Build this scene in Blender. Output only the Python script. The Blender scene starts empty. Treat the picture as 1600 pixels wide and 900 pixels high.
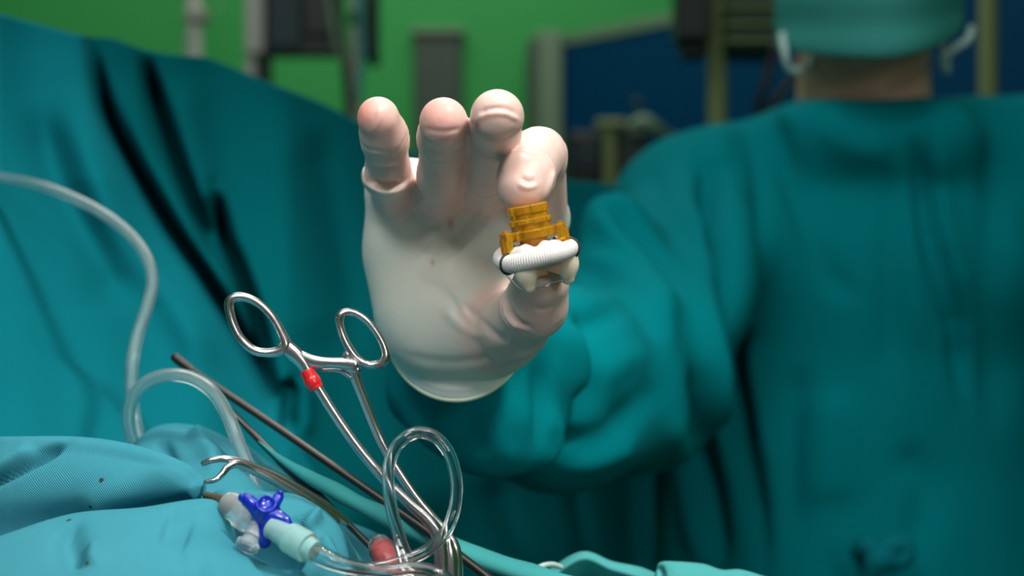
import bpy, bmesh, math, random
import numpy as np
from mathutils import Vector, Matrix

random.seed(7)
np.random.seed(7)
scene = bpy.context.scene
COL = scene.collection

# ------------------------------------------------------------------ camera, world, light, exposure
CAMZ, FPX = 1.30, 2200.0
cam_data = bpy.data.cameras.new('camera')
cam = bpy.data.objects.new('camera', cam_data)
COL.objects.link(cam)
cam.location = (0, 0, CAMZ)
cam.rotation_euler = (math.radians(90), 0, 0)
cam_data.sensor_width = 36.0
cam_data.lens = 36.0 * FPX / 1600.0
cam_data.clip_start = 0.02
cam_data.dof.use_dof = True
cam_data.dof.focus_distance = 0.55
cam_data.dof.aperture_fstop = 6.0
scene.camera = cam

world = bpy.data.worlds.new('world')
scene.world = world
world.use_nodes = True
world.node_tree.nodes['Background'].inputs[0].default_value = (0.80, 0.96, 0.90, 1)
world.node_tree.nodes['Background'].inputs[1].default_value = 0.12


def lamp(name, kind, loc, target, energy, color, **kw):
    d = bpy.data.lights.new(name, kind)
    d.energy = energy
    d.color = color
    for k, v in kw.items():
        setattr(d, k, v)
    o = bpy.data.objects.new(name, d)
    COL.objects.link(o)
    o.location = loc
    o.rotation_euler = (Vector(target) - Vector(loc)).to_track_quat('-Z', 'Y').to_euler()
    return o


# surgical lamp heads over the table, added fill lights, and the ceiling light of the room
lamp('surgical_lamp_light', 'SPOT', (0.53, 0.04, 2.36), (-0.11, 0.59, 1.26), 58, (1.0, 0.955, 0.90),
     spot_size=math.radians(40), spot_blend=0.9, shadow_soft_size=0.09)
lamp('surgical_lamp_rear_light', 'SPOT', (0.05, 1.00, 2.45), (-0.03, 0.60, 1.36), 20, (1.0, 0.96, 0.92),
     spot_size=math.radians(20), spot_blend=0.8, shadow_soft_size=0.08)
lamp('front_fill_light', 'SPOT', (0.52, -0.55, 2.25), (0.20, 0.98, 1.27), 14, (1.0, 0.985, 0.95),  # front fill, added to brighten gown, sleeve and palm
     spot_size=math.radians(44), spot_blend=0.9, shadow_soft_size=0.16)
lamp('surgical_lamp_left_light', 'SPOT', (-0.29, -0.35, 2.06), (-0.04, 0.66, 1.30), 22, (1.0, 0.985, 0.95),
     spot_size=math.radians(34), spot_blend=0.9, shadow_soft_size=0.14)
lamp('low_fill_light', 'SPOT', (0.74, -0.72, 1.72), (0.05, 0.78, 1.27), 14, (1.0, 0.985, 0.95),  # low fill from the right, added to lift the sleeve and palm
     spot_size=math.radians(40), spot_blend=0.9, shadow_soft_size=0.16)
lamp('ceiling_light', 'AREA', (-0.3, 2.6, 2.95), (-0.3, 2.9, 0), 16, (1.0, 1.0, 0.92), size=1.6)
lamp('ceiling_light', 'AREA', (-0.2, 0.1, 2.95), (0.35, 1.1, 1.2), 15, (0.90, 1.0, 0.96), size=1.4)

vs = scene.view_settings
vs.view_transform = 'Standard'
vs.look = 'None'
vs.exposure = 0.0
vs.gamma = 1.0
vs.use_curve_mapping = False


# ------------------------------------------------------------------ helpers
def P(px, py, d):
    return np.array([(px - 800.0) / FPX * d, d, CAMZ + (450.0 - py) / FPX * d])


def tag(o, label=None, cat=None, group=None, kind=None):
    if label:
        o['label'] = label
    if cat:
        o['category'] = cat
    if group:
        o['group'] = group
    if kind:
        o['kind'] = kind
    return o


def thing(name, label, cat, loc=(0, 0, 0), group=None):
    o = bpy.data.objects.new(name, None)
    COL.objects.link(o)
    o.location = loc
    o.empty_display_size = 0.02
    return tag(o, label, cat, group)


def link(name, me, mat, parent=None, smooth=True):
    o = bpy.data.objects.new(name, me)
    COL.objects.link(o)
    if mat is not None:
        me.materials.append(mat)
    if smooth:
        me.polygons.foreach_set('use_smooth', [True] * len(me.polygons))
    if parent is not None:
        o.parent = parent
        o.matrix_parent_inverse = Matrix.Translation(-Vector(parent.location))
    return o


def mesh_np(name, V, Q, mat, parent=None, smooth=True, colors=None):
    me = bpy.data.meshes.new(name)
    V = np.asarray(V, dtype=np.float32)
    me.from_pydata(V.tolist() if len(V) < 200 else V, [], [tuple(int(i) for i in q) for q in Q])
    me.update()
    if colors is not None:
        at = me.color_attributes.new('tint', 'FLOAT_COLOR', 'POINT')
        c4 = np.ones((len(V), 4), np.float32)
        c4[:, :3] = colors
        at.data.foreach_set('color', c4.ravel())
    return link(name, me, mat, parent, smooth)


def catmull(pts, n, closed=False):
    pts = np.asarray(pts, float)
    m = len(pts)
    out = []
    segs = m if closed else m - 1
    ts = np.linspace(0, segs, n, endpoint=not closed)
    for t in ts:
        i = min(int(t), segs - 1)
        u = t - i
        if closed:
            p0, p1, p2, p3 = pts[(i - 1) % m], pts[i % m], pts[(i + 1) % m], pts[(i + 2) % m]
        else:
            p1, p2 = pts[i], pts[i + 1]
            p0 = pts[i - 1] if i > 0 else 2 * p1 - p2
            p3 = pts[i + 2] if i + 2 < m else 2 * p2 - p1
        out.append(0.5 * ((2 * p1) + (-p0 + p2) * u + (2 * p0 - 5 * p1 + 4 * p2 - p3) * u * u + (-p0 + 3 * p1 - 3 * p2 + p3) * u ** 3))
    return np.array(out)


def frames(C, closed=False):
    n = len(C)
    T = np.zeros_like(C)
    for i in range(n):
        a = C[(i - 1) % n] if (closed or i > 0) else C[i]
        b = C[(i + 1) % n] if (closed or i < n - 1) else C[i]
        T[i] = (b - a) / (np.linalg.norm(b - a) + 1e-12)
    ref = np.array([0, 1.0, 0.0])
    N = np.zeros_like(C)
    for i in range(n):
        v = ref - T[i] * np.dot(ref, T[i])
        if np.linalg.norm(v) < 0.15:
            r2 = np.array([1.0, 0, 0.2])
            v = r2 - T[i] * np.dot(r2, T[i])
        N[i] = v / np.linalg.norm(v)
        ref = N[i] if not closed else ref
    B = np.cross(T, N)
    return T, N, B


def tube_data(pts, rad, seg=12, n=None, closed=False, flat=1.0, inner=None, round_ends=True):
    """pts: control points; rad: number or list per control point; flat: scale of the section along the depth axis"""
    pts = np.asarray(pts, float)
    if n is None:
        n = max(8, len(pts) * 6)
    C = catmull(pts, n, closed)
    if np.isscalar(rad):
        R = np.full(n, rad)
    else:
        R = catmull(np.array(rad, float)[:, None], n, closed)[:, 0]
    T, N, B = frames(C, closed)
    if round_ends and not closed:
        k = 4
        pre, post, preR, postR = [], [], [], []
        for j in range(k, 0, -1):
            a = j / k * math.pi / 2 * 0.98
            pre.append(C[0] - T[0] * R[0] * math.sin(a)); preR.append(R[0] * math.cos(a))
        for j in range(1, k + 1):
            a = j / k * math.pi / 2 * 0.98
            post.append(C[-1] + T[-1] * R[-1] * math.sin(a)); postR.append(R[-1] * math.cos(a))
        C = np.vstack([pre, C, post]); R = np.concatenate([preR, R, postR])
        N = np.vstack([[N[0]] * k, N, [N[-1]] * k]); B = np.vstack([[B[0]] * k, B, [B[-1]] * k])
    m = len(C)
    th = np.linspace(0, 2 * math.pi, seg, endpoint=False)

    def shell(Rr):
        return (C[:, None, :] + N[:, None, :] * (np.cos(th)[None, :, None] * Rr[:, None, None] * flat) + B[:, None, :] * (np.sin(th)[None, :, None] * Rr[:, None, None])).reshape(-1, 3)
    V = shell(R)
    Q = []
    for i in range(m if closed else m - 1):
        for j in range(seg):
            a, b = i * seg + j, i * seg + (j + 1) % seg
            c, d = ((i + 1) % m) * seg + (j + 1) % seg, ((i + 1) % m) * seg + j
            Q.append((a, b, c, d))
    if inner:
        V2 = shell(R * inner)
        off = len(V)
        Q2 = [(q[3] + off, q[2] + off, q[1] + off, q[0] + off) for q in Q]
        V = np.vstack([V, V2])
        if not closed:
            for j in range(seg):
                a, b = j, (j + 1) % seg
                Q2.append((b, a, a + off, b + off))
                a2, b2 = (m - 1) * seg + a, (m - 1) * seg + b
                Q2.append((a2, b2, b2 + off, a2 + off))
        Q = Q + Q2
    elif not closed:
        Q.append(tuple(range(seg - 1, -1, -1)))
        Q.append(tuple((m - 1) * seg + j for j in range(seg)))
    return V, Q


def tube(name, pts, rad, mat, parent=None, **kw):
    V, Q = tube_data(pts, rad, **kw)
    return mesh_np(name, V, Q, mat, parent)


def poly_dist(px, py, line):
    line = np.asarray(line, float)
    best = np.full(px.shape, 1e9)
    where = np.zeros(px.shape)
    m = len(line) - 1
    for i, (a, b) in enumerate(zip(line[:-1], line[1:])):
        ab = b - a
        t = np.clip(((px - a[0]) * ab[0] + (py - a[1]) * ab[1]) / (ab @ ab + 1e-9), 0, 1)
        d = np.hypot(px - (a[0] + t * ab[0]), py - (a[1] + t * ab[1]))
        c = d < best
        best = np.where(c, d, best)
        where = np.where(c, (i + t) / m, where)
    return best, where


def fold(px, py, line, w, amp):
    # a fold that runs out softly at both ends
    d, t = poly_dist(px, py, catmull(np.array(line, float), 6 * len(line)))
    e = np.clip(np.minimum(t, 1 - t) / 0.22, 0, 1)
    return amp * np.exp(-(d / w) ** 2) * (e * e * (3 - 2 * e) * 0.9 + 0.1)


def project(V):
    return 800 + V[:, 0] / V[:, 1] * FPX, 450 - (V[:, 2] - CAMZ) / V[:, 1] * FPX


def vert_normals(V, Q):
    V = np.asarray(V, float)
    Q = np.asarray(Q)
    n = np.cross(V[Q[:, 2]] - V[Q[:, 0]], V[Q[:, 3]] - V[Q[:, 1]])
    N = np.zeros_like(V)
    for k in range(4):
        np.add.at(N, Q[:, k], n)
    return N / (np.linalg.norm(N, axis=1, keepdims=True) + 1e-12)


def sculpt(V, N, strokes):
    """folds: each stroke is (polyline, width, height) laid on the camera-facing side, moved along the normal"""
    px, py = project(V)
    view = V - np.array([0, 0, CAMZ])
    view /= np.linalg.norm(view, axis=1, keepdims=True)
    face = np.clip(-(view * N).sum(1) * 2.0 + 0.1, 0, 1)
    disp = np.zeros(len(V))
    for line, w, amp in strokes:
        disp += fold(px, py, line, w, amp)
    return V + N * (disp * face)[:, None]


def smin(a, b, k):
    h = np.maximum(k - np.abs(a - b), 0) / k
    return np.minimum(a, b) - h * h * k * 0.25


class Field:
    """a distance field on a grid, later turned into one continuous surface"""
    def __init__(self, lo, hi, h):
        self.lo = np.array(lo, float)
        self.h = h
        self.n = np.ceil((np.array(hi) - self.lo) / h).astype(int) + 1
        self.F = np.full(self.n, 0.06, np.float32)

    def box(self, lo, hi):
        i0 = np.clip(np.floor((np.array(lo) - self.lo) / self.h).astype(int), 0, self.n)
        i1 = np.clip(np.ceil((np.array(hi) - self.lo) / self.h).astype(int) + 1, 0, self.n)
        sl = tuple(slice(a, b) for a, b in zip(i0, i1))
        ax = [(self.lo[k] + self.h * np.arange(i0[k], i1[k])).astype(np.float32) for k in range(3)]
        return sl, ax[0][:, None, None], ax[1][None, :, None], ax[2][None, None, :]

    @staticmethod
    def cap_d(X, Y, Z, a, b, ra, rb, n=None, s=1.0):
        a = np.asarray(a, float); b = np.asarray(b, float)
        ab = b - a
        L2 = ab @ ab + 1e-12
        t = np.clip(((X - a[0]) * ab[0] + (Y - a[1]) * ab[1] + (Z - a[2]) * ab[2]) / L2, 0, 1)
        ox, oy, oz = X - (a[0] + t * ab[0]), Y - (a[1] + t * ab[1]), Z - (a[2] + t * ab[2])
        if n is not None and s != 1.0:
            dn = (ox * n[0] + oy * n[1] + oz * n[2]) * (s - 1)
            ox, oy, oz = ox + dn * n[0], oy + dn * n[1], oz + dn * n[2]
        return np.sqrt(ox * ox + oy * oy + oz * oz) - (ra + (rb - ra) * t)

    def cap(self, a, b, ra, rb, k=0.01, n=None, s=1.0):
        a = np.asarray(a, float); b = np.asarray(b, float)
        m = max(ra, rb) * max(1, 1 / s) + k + 2 * self.h
        sl, X, Y, Z = self.box(np.minimum(a, b) - m, np.maximum(a, b) + m)
        self.F[sl] = smin(self.F[sl], self.cap_d(X, Y, Z, a, b, ra, rb, n, s), k)

    def mesh(self):
        F = self.F
        S = F < 0
        n = self.n
        c = [(i, j, k) for i in (0, 1) for j in (0, 1) for k in (0, 1)]

        def sub(A, o):
            return A[o[0]:n[0] - 1 + o[0], o[1]:n[1] - 1 + o[1], o[2]:n[2] - 1 + o[2]]
        cnt = np.zeros(tuple(n - 1), np.int8)
        for o in c:
            cnt += sub(S, o)
        act = (cnt > 0) & (cnt < 8)
        ids = np.argwhere(act)
        idx = np.full(act.shape, -1, np.int64)
        idx[act] = np.arange(len(ids))
        acc = np.zeros((len(ids), 3)); num = np.zeros(len(ids))
        for a in c:
            for ax in range(3):
                if a[ax] == 1:
                    continue
                b = list(a); b[ax] = 1
                fa = F[ids[:, 0] + a[0], ids[:, 1] + a[1], ids[:, 2] + a[2]]
                fb = F[ids[:, 0] + b[0], ids[:, 1] + b[1], ids[:, 2] + b[2]]
                cr = (fa < 0) != (fb < 0)
                t = np.where(cr, fa / np.where(cr, fa - fb, 1), 0)
                p = np.tile(np.array(a, float), (len(ids), 1)); p[:, ax] = t
                acc[cr] += p[cr]; num[cr] += 1
        V = self.lo + (ids + acc / num[:, None]) * self.h
        Q = []
        for ax in range(3):
            u, v = (ax + 1) % 3, (ax + 2) % 3
            o1 = [slice(None)] * 3; o2 = [slice(None)] * 3
            o1[ax] = slice(0, -1); o2[ax] = slice(1, None)
            ch = S[tuple(o1)] != S[tuple(o2)]
            e = np.argwhere(ch)
            ok = (e[:, u] > 0) & (e[:, v] > 0) & (e[:, u] < n[u] - 1) & (e[:, v] < n[v] - 1)
            e = e[ok]
            ins = S[e[:, 0], e[:, 1], e[:, 2]]
            q = []
            for du, dv in ((-1, -1), (0, -1), (0, 0), (-1, 0)):
                g = e.copy(); g[:, u] += du; g[:, v] += dv
                q.append(idx[g[:, 0], g[:, 1], g[:, 2]])
            q = np.stack(q, 1)
            q[~ins] = q[~ins][:, ::-1]
            Q.append(q)
        Q = np.vstack(Q)
        # relax the grid pattern a little
        for _ in range(2):
            A = np.zeros_like(V); w = np.zeros(len(V))
            for k in range(4):
                np.add.at(A, Q[:, k], V[Q[:, (k + 1) % 4]]); np.add.at(w, Q[:, k], 1)
            V = V * 0.5 + A / w[:, None] * 0.5
        return V, Q


def loft(curves, nu, nv):
    """a cloth surface through curves of (px, py, depth)"""
    L = [catmull(np.array(c, float), nu) for c in curves]
    L = np.array(L)
    G = np.array([catmull(L[:, i, :], nv) for i in range(nu)])
    V = np.array([P(*g) for g in G.reshape(-1, 3)])
    Q = [(i * nv + j, i * nv + j + 1, (i + 1) * nv + j + 1, (i + 1) * nv + j) for i in range(nu - 1) for j in range(nv - 1)]
    V, Q = np.array(V), np.array(Q)
    N = vert_normals(V, Q)
    if (N * (V - np.array([0, 0, CAMZ]))).sum() > 0:
        Q = Q[:, ::-1]
    return V, Q


def wavy(V, N, amp, scale, seed=0):
    from mathutils import noise
    d = np.array([noise.noise(Vector(v * scale) + Vector((seed, seed * 2.3, 0))) for v in V])
    return V + N * (amp * d)[:, None]


def solidify(o, t, off=-1):
    m = o.modifiers.new('thickness', 'SOLIDIFY')
    m.thickness = t
    m.offset = off
    return o


# ------------------------------------------------------------------ materials
def mat(name, color, rough=0.5, metal=0.0, **kw):
    m = bpy.data.materials.new(name)
    m.use_nodes = True
    b = m.node_tree.nodes['Principled BSDF']
    b.inputs['Base Color'].default_value = (*color, 1)
    b.inputs['Roughness'].default_value = rough
    b.inputs['Metallic'].default_value = metal
    for k, v in kw.items():
        b.inputs[k.replace('_', ' ')].default_value = v
    return m


def matte(m, s=0.03):
    m.node_tree.nodes['Principled BSDF'].inputs['Specular IOR Level'].default_value = s
    return m


def noisy(m, c1, c2, scale, detail=3, bump=0.0, bscale=None, dist=0.001):
    nt = m.node_tree
    b = nt.nodes['Principled BSDF']
    tc = nt.nodes.new('ShaderNodeTexCoord')
    n = nt.nodes.new('ShaderNodeTexNoise')
    n.inputs['Scale'].default_value = scale
    n.inputs['Detail'].default_value = detail
    r = nt.nodes.new('ShaderNodeMix'); r.data_type = 'RGBA'
    r.inputs[6].default_value = (*c1, 1); r.inputs[7].default_value = (*c2, 1)
    nt.links.new(tc.outputs['Object'], n.inputs['Vector'])
    nt.links.new(n.outputs['Fac'], r.inputs[0])
    nt.links.new(r.outputs[2], b.inputs['Base Color'])
    if bump:
        n2 = nt.nodes.new('ShaderNodeTexNoise')
        n2.inputs['Scale'].default_value = bscale or scale * 4
        n2.inputs['Detail'].default_value = 4
        bp = nt.nodes.new('ShaderNodeBump')
        bp.inputs['Strength'].default_value = bump
        bp.inputs['Distance'].default_value = dist
        nt.links.new(tc.outputs['Object'], n2.inputs['Vector'])
        nt.links.new(n2.outputs['Fac'], bp.inputs['Height'])
        nt.links.new(bp.outputs['Normal'], b.inputs['Normal'])
    return m


def twill(m, c1, c2, period, strength=0.35):
    """woven cloth: fine diagonal ribs"""
    nt = m.node_tree
    b = nt.nodes['Principled BSDF']
    tc = nt.nodes.new('ShaderNodeTexCoord')
    mp = nt.nodes.new('ShaderNodeMapping')
    mp.inputs['Rotation'].default_value = (0, 0, math.radians(38))
    w = nt.nodes.new('ShaderNodeTexWave')
    w.inputs['Scale'].default_value = 0.314 / period
    w.inputs['Distortion'].default_value = 0.25
    w.inputs['Detail'].default_value = 2
    w.inputs['Detail Scale'].default_value = 1.5
    n = nt.nodes.new('ShaderNodeTexNoise')
    n.inputs['Scale'].default_value = 14
    n.inputs['Detail'].default_value = 4
    r = nt.nodes.new('ShaderNodeMix'); r.data_type = 'RGBA'
    r.inputs[6].default_value = (*c1, 1); r.inputs[7].default_value = (*c2, 1)
    bp = nt.nodes.new('ShaderNodeBump')
    bp.inputs['Strength'].default_value = strength
    bp.inputs['Distance'].default_value = 0.0004
    nt.links.new(tc.outputs['UV'], mp.inputs['Vector'])
    nt.links.new(mp.outputs['Vector'], w.inputs['Vector'])
    nt.links.new(tc.outputs['Object'], n.inputs['Vector'])
    av = nt.nodes.new('ShaderNodeMath'); av.operation = 'MULTIPLY_ADD'      # warp and weft threads differ a little
    nt.links.new(w.outputs['Fac'], av.inputs[0]); av.inputs[1].default_value = 1.3
    nt.links.new(n.outputs['Fac'], av.inputs[2])
    sb = nt.nodes.new('ShaderNodeMath'); sb.operation = 'SUBTRACT'
    nt.links.new(av.outputs[0], sb.inputs[0]); sb.inputs[1].default_value = 0.65
    r.clamp_factor = False
    nt.links.new(sb.outputs[0], r.inputs[0])
    nt.links.new(r.outputs[2], b.inputs['Base Color'])
    nt.links.new(w.outputs['Fac'], bp.inputs['Height'])
    nt.links.new(bp.outputs['Normal'], b.inputs['Normal'])
    return m


M = {}
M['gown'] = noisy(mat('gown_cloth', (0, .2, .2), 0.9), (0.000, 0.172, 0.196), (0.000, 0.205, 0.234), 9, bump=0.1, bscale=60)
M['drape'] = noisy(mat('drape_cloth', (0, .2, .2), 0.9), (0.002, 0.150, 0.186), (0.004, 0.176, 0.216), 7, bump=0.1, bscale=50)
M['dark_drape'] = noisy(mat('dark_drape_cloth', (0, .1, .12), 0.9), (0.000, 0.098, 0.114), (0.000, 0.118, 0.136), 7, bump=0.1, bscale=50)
M['twill'] = twill(mat('twill_cloth', (0, .2, .2), 0.85), (0.042, 0.255, 0.325), (0.064, 0.300, 0.380), 0.0008, 0.5)
M['towel'] = twill(mat('towel_cloth', (0, .2, .2), 0.85), (0.06, 0.34, 0.345), (0.10, 0.41, 0.41), 0.0008, 0.3)
for _k in ('gown', 'drape', 'dark_drape', 'twill', 'towel'):
    matte(M[_k])
M['steel'] = mat('steel', (0.62, 0.60, 0.60), 0.24, 1.0)
M['dark_steel'] = mat('dark_steel', (0.085, 0.075, 0.07), 0.33, 0.9)
M['red'] = mat('red_tape', (0.72, 0.015, 0.02), 0.3, Coat_Weight=0.4)
M['clear'] = mat('clear_tubing', (0.97, 0.98, 0.98), 0.04, 0.0, Transmission_Weight=1.0, IOR=1.38)
M['milky'] = mat('milky_tubing', (0.86, 0.95, 0.95), 0.18, 0.0, Transmission_Weight=0.92, IOR=1.28)
M['port'] = mat('clear_hard_plastic', (0.82, 0.90, 0.92), 0.12, 0.0, Transmission_Weight=0.75, IOR=1.35)
M['luer'] = mat('luer_plastic', (0.60, 0.93, 0.90), 0.25, 0.0, Transmission_Weight=0.6, Subsurface_Weight=0.3, Subsurface_Scale=0.004, IOR=1.3)
M['blue'] = mat('blue_plastic', (0.003, 0.022, 0.42), 0.2, Coat_Weight=0.5)
M['blood'] = mat('blood_tube', (0.72, 0.02, 0.04), 0.12, Coat_Weight=0.8)
M['pinktube'] = mat('pink_tube', (0.92, 0.78, 0.76), 0.12, Transmission_Weight=0.92, IOR=1.2)
M['amber'] = mat('amber_plastic', (1.0, 0.56, 0.03), 0.05, Transmission_Weight=0.76, IOR=1.40)
M['tan'] = mat('tan_core', (0.80, 0.42, 0.13), 0.35, Subsurface_Weight=0.4, Subsurface_Scale=0.003)
M['ring_cloth'] = noisy(mat('ring_cloth', (0.9, 0.86, 0.84), 0.8), (0.68, 0.64, 0.63), (0.76, 0.73, 0.72), 300, bump=0.3, bscale=1500, dist=0.0003)
M['ivory'] = mat('ivory_tissue', (0.86, 0.78, 0.62), 0.28, Subsurface_Weight=0.6, Subsurface_Scale=0.003, Transmission_Weight=0.15)
M['leaflet'] = mat('leaflet_tissue', (0.86, 0.58, 0.40), 0.3, Subsurface_Weight=0.5, Subsurface_Scale=0.002, Transmission_Weight=0.2)
M['thread'] = mat('black_thread', (0.012, 0.016, 0.018), 0.6)
M['mask'] = noisy(mat('mask_cloth', (0.25, 0.6, 0.55), 0.85), (0.035, 0.30, 0.27), (0.085, 0.40, 0.36), 12, bump=0.05)
matte(M['mask'])
M['loop'] = mat('white_elastic', (0.45, 0.62, 0.58), 0.8)
M['cap'] = mat('cap_cloth', (0.05, 0.36, 0.35), 0.9)
M['skin'] = noisy(mat('skin', (0.5, 0.3, 0.22), 0.5, Subsurface_Weight=0.3, Subsurface_Scale=0.008), (0.60, 0.34, 0.235), (0.70, 0.41, 0.30), 25)
M['green_wall'] = noisy(mat('green_wall', (0.08, 0.4, 0.1), 0.55), (0.048, 0.390, 0.092), (0.062, 0.460, 0.122), 1.6)
matte(M['green_wall'], 0.2)
M['blue_door'] = noisy(mat('blue_door', (0, 0.05, 0.15), 0.5), (0.000, 0.042, 0.115), (0.000, 0.058, 0.140), 2)
matte(M['blue_door'], 0.1)
M['grey_panel'] = noisy(mat('grey_panel', (0.10, 0.13, 0.11), 0.45), (0.045, 0.070, 0.052), (0.06, 0.09, 0.066), 6)
M['door_frame'] = mat('frame_metal', (0.16, 0.26, 0.16), 0.45)
M['pale_metal'] = mat('pale_metal', (0.46, 0.46, 0.42), 0.5)
M['grey_metal'] = mat('grey_metal', (0.34, 0.33, 0.29), 0.4, 0.3)
M['olive'] = mat('olive_metal', (0.20, 0.25, 0.09), 0.5)
M['black'] = mat('black_plastic', (0.010, 0.013, 0.013), 0.45)
M['dark_green'] = mat('dark_green_plastic', (0.022, 0.045, 0.030), 0.5)
M['screen'] = noisy(mat('dark_screen', (0.01, 0.01, 0.05), 0.55), (0.004, 0.006, 0.018), (0.010, 0.040, 0.050), 9)
M['floor'] = noisy(mat('floor_vinyl', (0.12, 0.25, 0.2), 0.4), (0.10, 0.22, 0.17), (0.13, 0.26, 0.2), 3)
M['side_wall'] = mat('side_wall', (0.07, 0.33, 0.09), 0.6)

# glove: tint from the vertices (finger seen through the stretched rubber or loose pale rubber)
gm = mat('latex_glove', (0.8, 0.75, 0.7), 0.42, Subsurface_Weight=0.5, Subsurface_Scale=0.0035)
gm.node_tree.nodes['Principled BSDF'].inputs['Subsurface Radius'].default_value = (1.0, 0.42, 0.30)
_nt = gm.node_tree
_at = _nt.nodes.new('ShaderNodeAttribute'); _at.attribute_name = 'tint'
_nt.links.new(_at.outputs['Color'], _nt.nodes['Principled BSDF'].inputs['Base Color'])
_n = _nt.nodes.new('ShaderNodeTexNoise'); _n.inputs['Scale'].default_value = 220; _n.inputs['Detail'].default_value = 3
_bp = _nt.nodes.new('ShaderNodeBump'); _bp.inputs['Strength'].default_value = 0.2; _bp.inputs['Distance'].default_value = 0.0009
_tc = _nt.nodes.new('ShaderNodeTexCoord')
_nt.links.new(_tc.outputs['Object'], _n.inputs['Vector'])
_nt.links.new(_n.outputs['Fac'], _bp.inputs['Height'])
_nt.links.new(_bp.outputs['Normal'], _nt.nodes['Principled BSDF'].inputs['Normal'])
M['glove'] = gm
M['cuff'] = mat('thin_latex', (0.84, 0.90, 0.84), 0.4, Transmission_Weight=0.0, Alpha=0.85)


def box_bm(bm, lo, hi, bevel=0.0):
    r = bmesh.ops.create_cube(bm, size=1.0)
    vs_ = r['verts']
    lo, hi = Vector(lo), Vector(hi)
    for v in vs_:
        v.co = Vector(((lo[i] + hi[i]) / 2 + v.co[i] * (hi[i] - lo[i]) for i in range(3)))
    if bevel:
        es = list({e for v in vs_ for e in v.link_edges})
        bmesh.ops.bevel(bm, geom=es, offset=bevel, segments=2, affect='EDGES', profile=0.5)


def box(name, lo, hi, m, parent=None, bevel=0.0, mtx=None):
    bm = bmesh.new()
    box_bm(bm, lo, hi, bevel)
    if mtx is not None:
        bm.transform(mtx)
    me = bpy.data.meshes.new(name)
    bm.to_mesh(me); bm.free()
    return link(name, me, m, parent, smooth=False)


def lathe_data(prof, seg=48):
    V, Q = [], []
    for r, z in prof:
        for j in range(seg):
            a = 2 * math.pi * j / seg
            V.append((r * math.cos(a), r * math.sin(a), z))
    for i in range(len(prof) - 1):
        for j in range(seg):
            Q.append((i * seg + j, i * seg + (j + 1) % seg, (i + 1) * seg + (j + 1) % seg, (i + 1) * seg + j))
    return np.array(V, float), Q


# ------------------------------------------------------------------ the room
def struct(o):
    o['kind'] = 'structure'
    return o


struct(box('floor', (-2.6, -1.6, -0.05), (2.4, 4.2, 0.0), M['floor']))
struct(box('wall_back', (-2.6, 3.8, 0), (2.4, 3.95, 3.0), M['green_wall']))
struct(box('wall_left', (-2.7, -1.6, 0), (-2.6, 3.95, 3.0), M['side_wall']))
struct(box('wall_right', (2.4, -1.6, 0), (2.5, 3.95, 3.0), M['side_wall']))

# the open blue door, swung into the room, and its jamb
door = thing('door_1', None, None, (0.125, 3.62, 0))
door['kind'] = 'structure'
ang = math.atan2(-0.30, 0.26)
mt = Matrix.Translation((0.125, 3.62, 0)) @ Matrix.Rotation(ang, 4, 'Z')
box('door_leaf', (0.0, -0.02, 0.03), (1.55, 0.02, 1.915), M['blue_door'], door, 0.004, mt)
box('door_top_rail', (0.0, -0.026, 1.915), (1.55, 0.026, 1.945), M['door_frame'], door, 0.004, mt)
jamb = struct(box('trim_1', (0.065, 3.56, 0.0), (0.128, 3.66, 1.952), M['door_frame'], None, 0.008))
struct(box('trim_2', (0.04, 3.66, 0.0), (0.075, 3.80, 1.952), M['grey_panel'], None, 0.005))

# grey panel on the wall
pn = thing('wall_panel', 'dark grey metal panel on the green wall behind the raised fingers', 'panel', (-0.19, 3.78, 1.45))
box('panel_plate', (-0.262, 3.76, 1.40), (-0.135, 3.80, 1.975), M['grey_panel'], pn, 0.006)
box('panel_rim', (-0.270, 3.745, 1.975), (-0.127, 3.80, 1.995), M['door_frame'], pn, 0.004)


def pole_thing(name, label, cat, px0, px1, d, mtl, base_r=0.22, top=2.6):
    x = ((px0 + px1) / 2 - 800) / FPX * d
    r = (px1 - px0) / 2 / FPX * d
    t = thing(name, label, cat, (x, d, 0))
    tube('pole', [(x, d, 0.06), (x, d, 1.2), (x, d, top)], r, mtl, t, n=6, seg=16)
    for k in range(5):
        a = k * 2 * math.pi / 5 + 0.3
        tube('base_leg', [(x, d, 0.10), (x + math.cos(a) * base_r * 0.6, d + math.sin(a) * base_r * 0.6, 0.085), (x + math.cos(a) * base_r, d + math.sin(a) * base_r, 0.05)], 0.016, mtl, t, n=6, seg=8)
        tube('castor', [(x + math.cos(a) * base_r, d + math.sin(a) * base_r - 0.012, 0.026), (x + math.cos(a) * base_r, d + math.sin(a) * base_r + 0.012, 0.026)], 0.026, M['black'], t, n=3, seg=12)
    return t


def pbox(name, x0, y0, x1, y1, d, depth, m, parent, bevel=0.006):
    a, b = P(x0, y1, d), P(x1, y0, d)
    return box(name, (a[0], d, a[2]), (b[0], d + depth, b[2]), m, parent, bevel)


# far-left pale stand with a drip line
t = pole_thing('drip_stand', 'pale slim pole stand against the green wall, nearest the left drape', 'stand', 291, 316, 3.45, M['pale_metal'])
tube('drip_line', [P(345, -40, 3.45), P(338, 20, 3.45), P(320, 36, 3.45), P(300, 60, 3.42), P(282, 80, 3.42), P(276, 130, 3.42)], 0.004, M['milky'], t, seg=8, n=40)
pbox('pole_clamp', 286, 12, 321, 30, 3.42, 0.06, M['grey_metal'], t)

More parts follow.
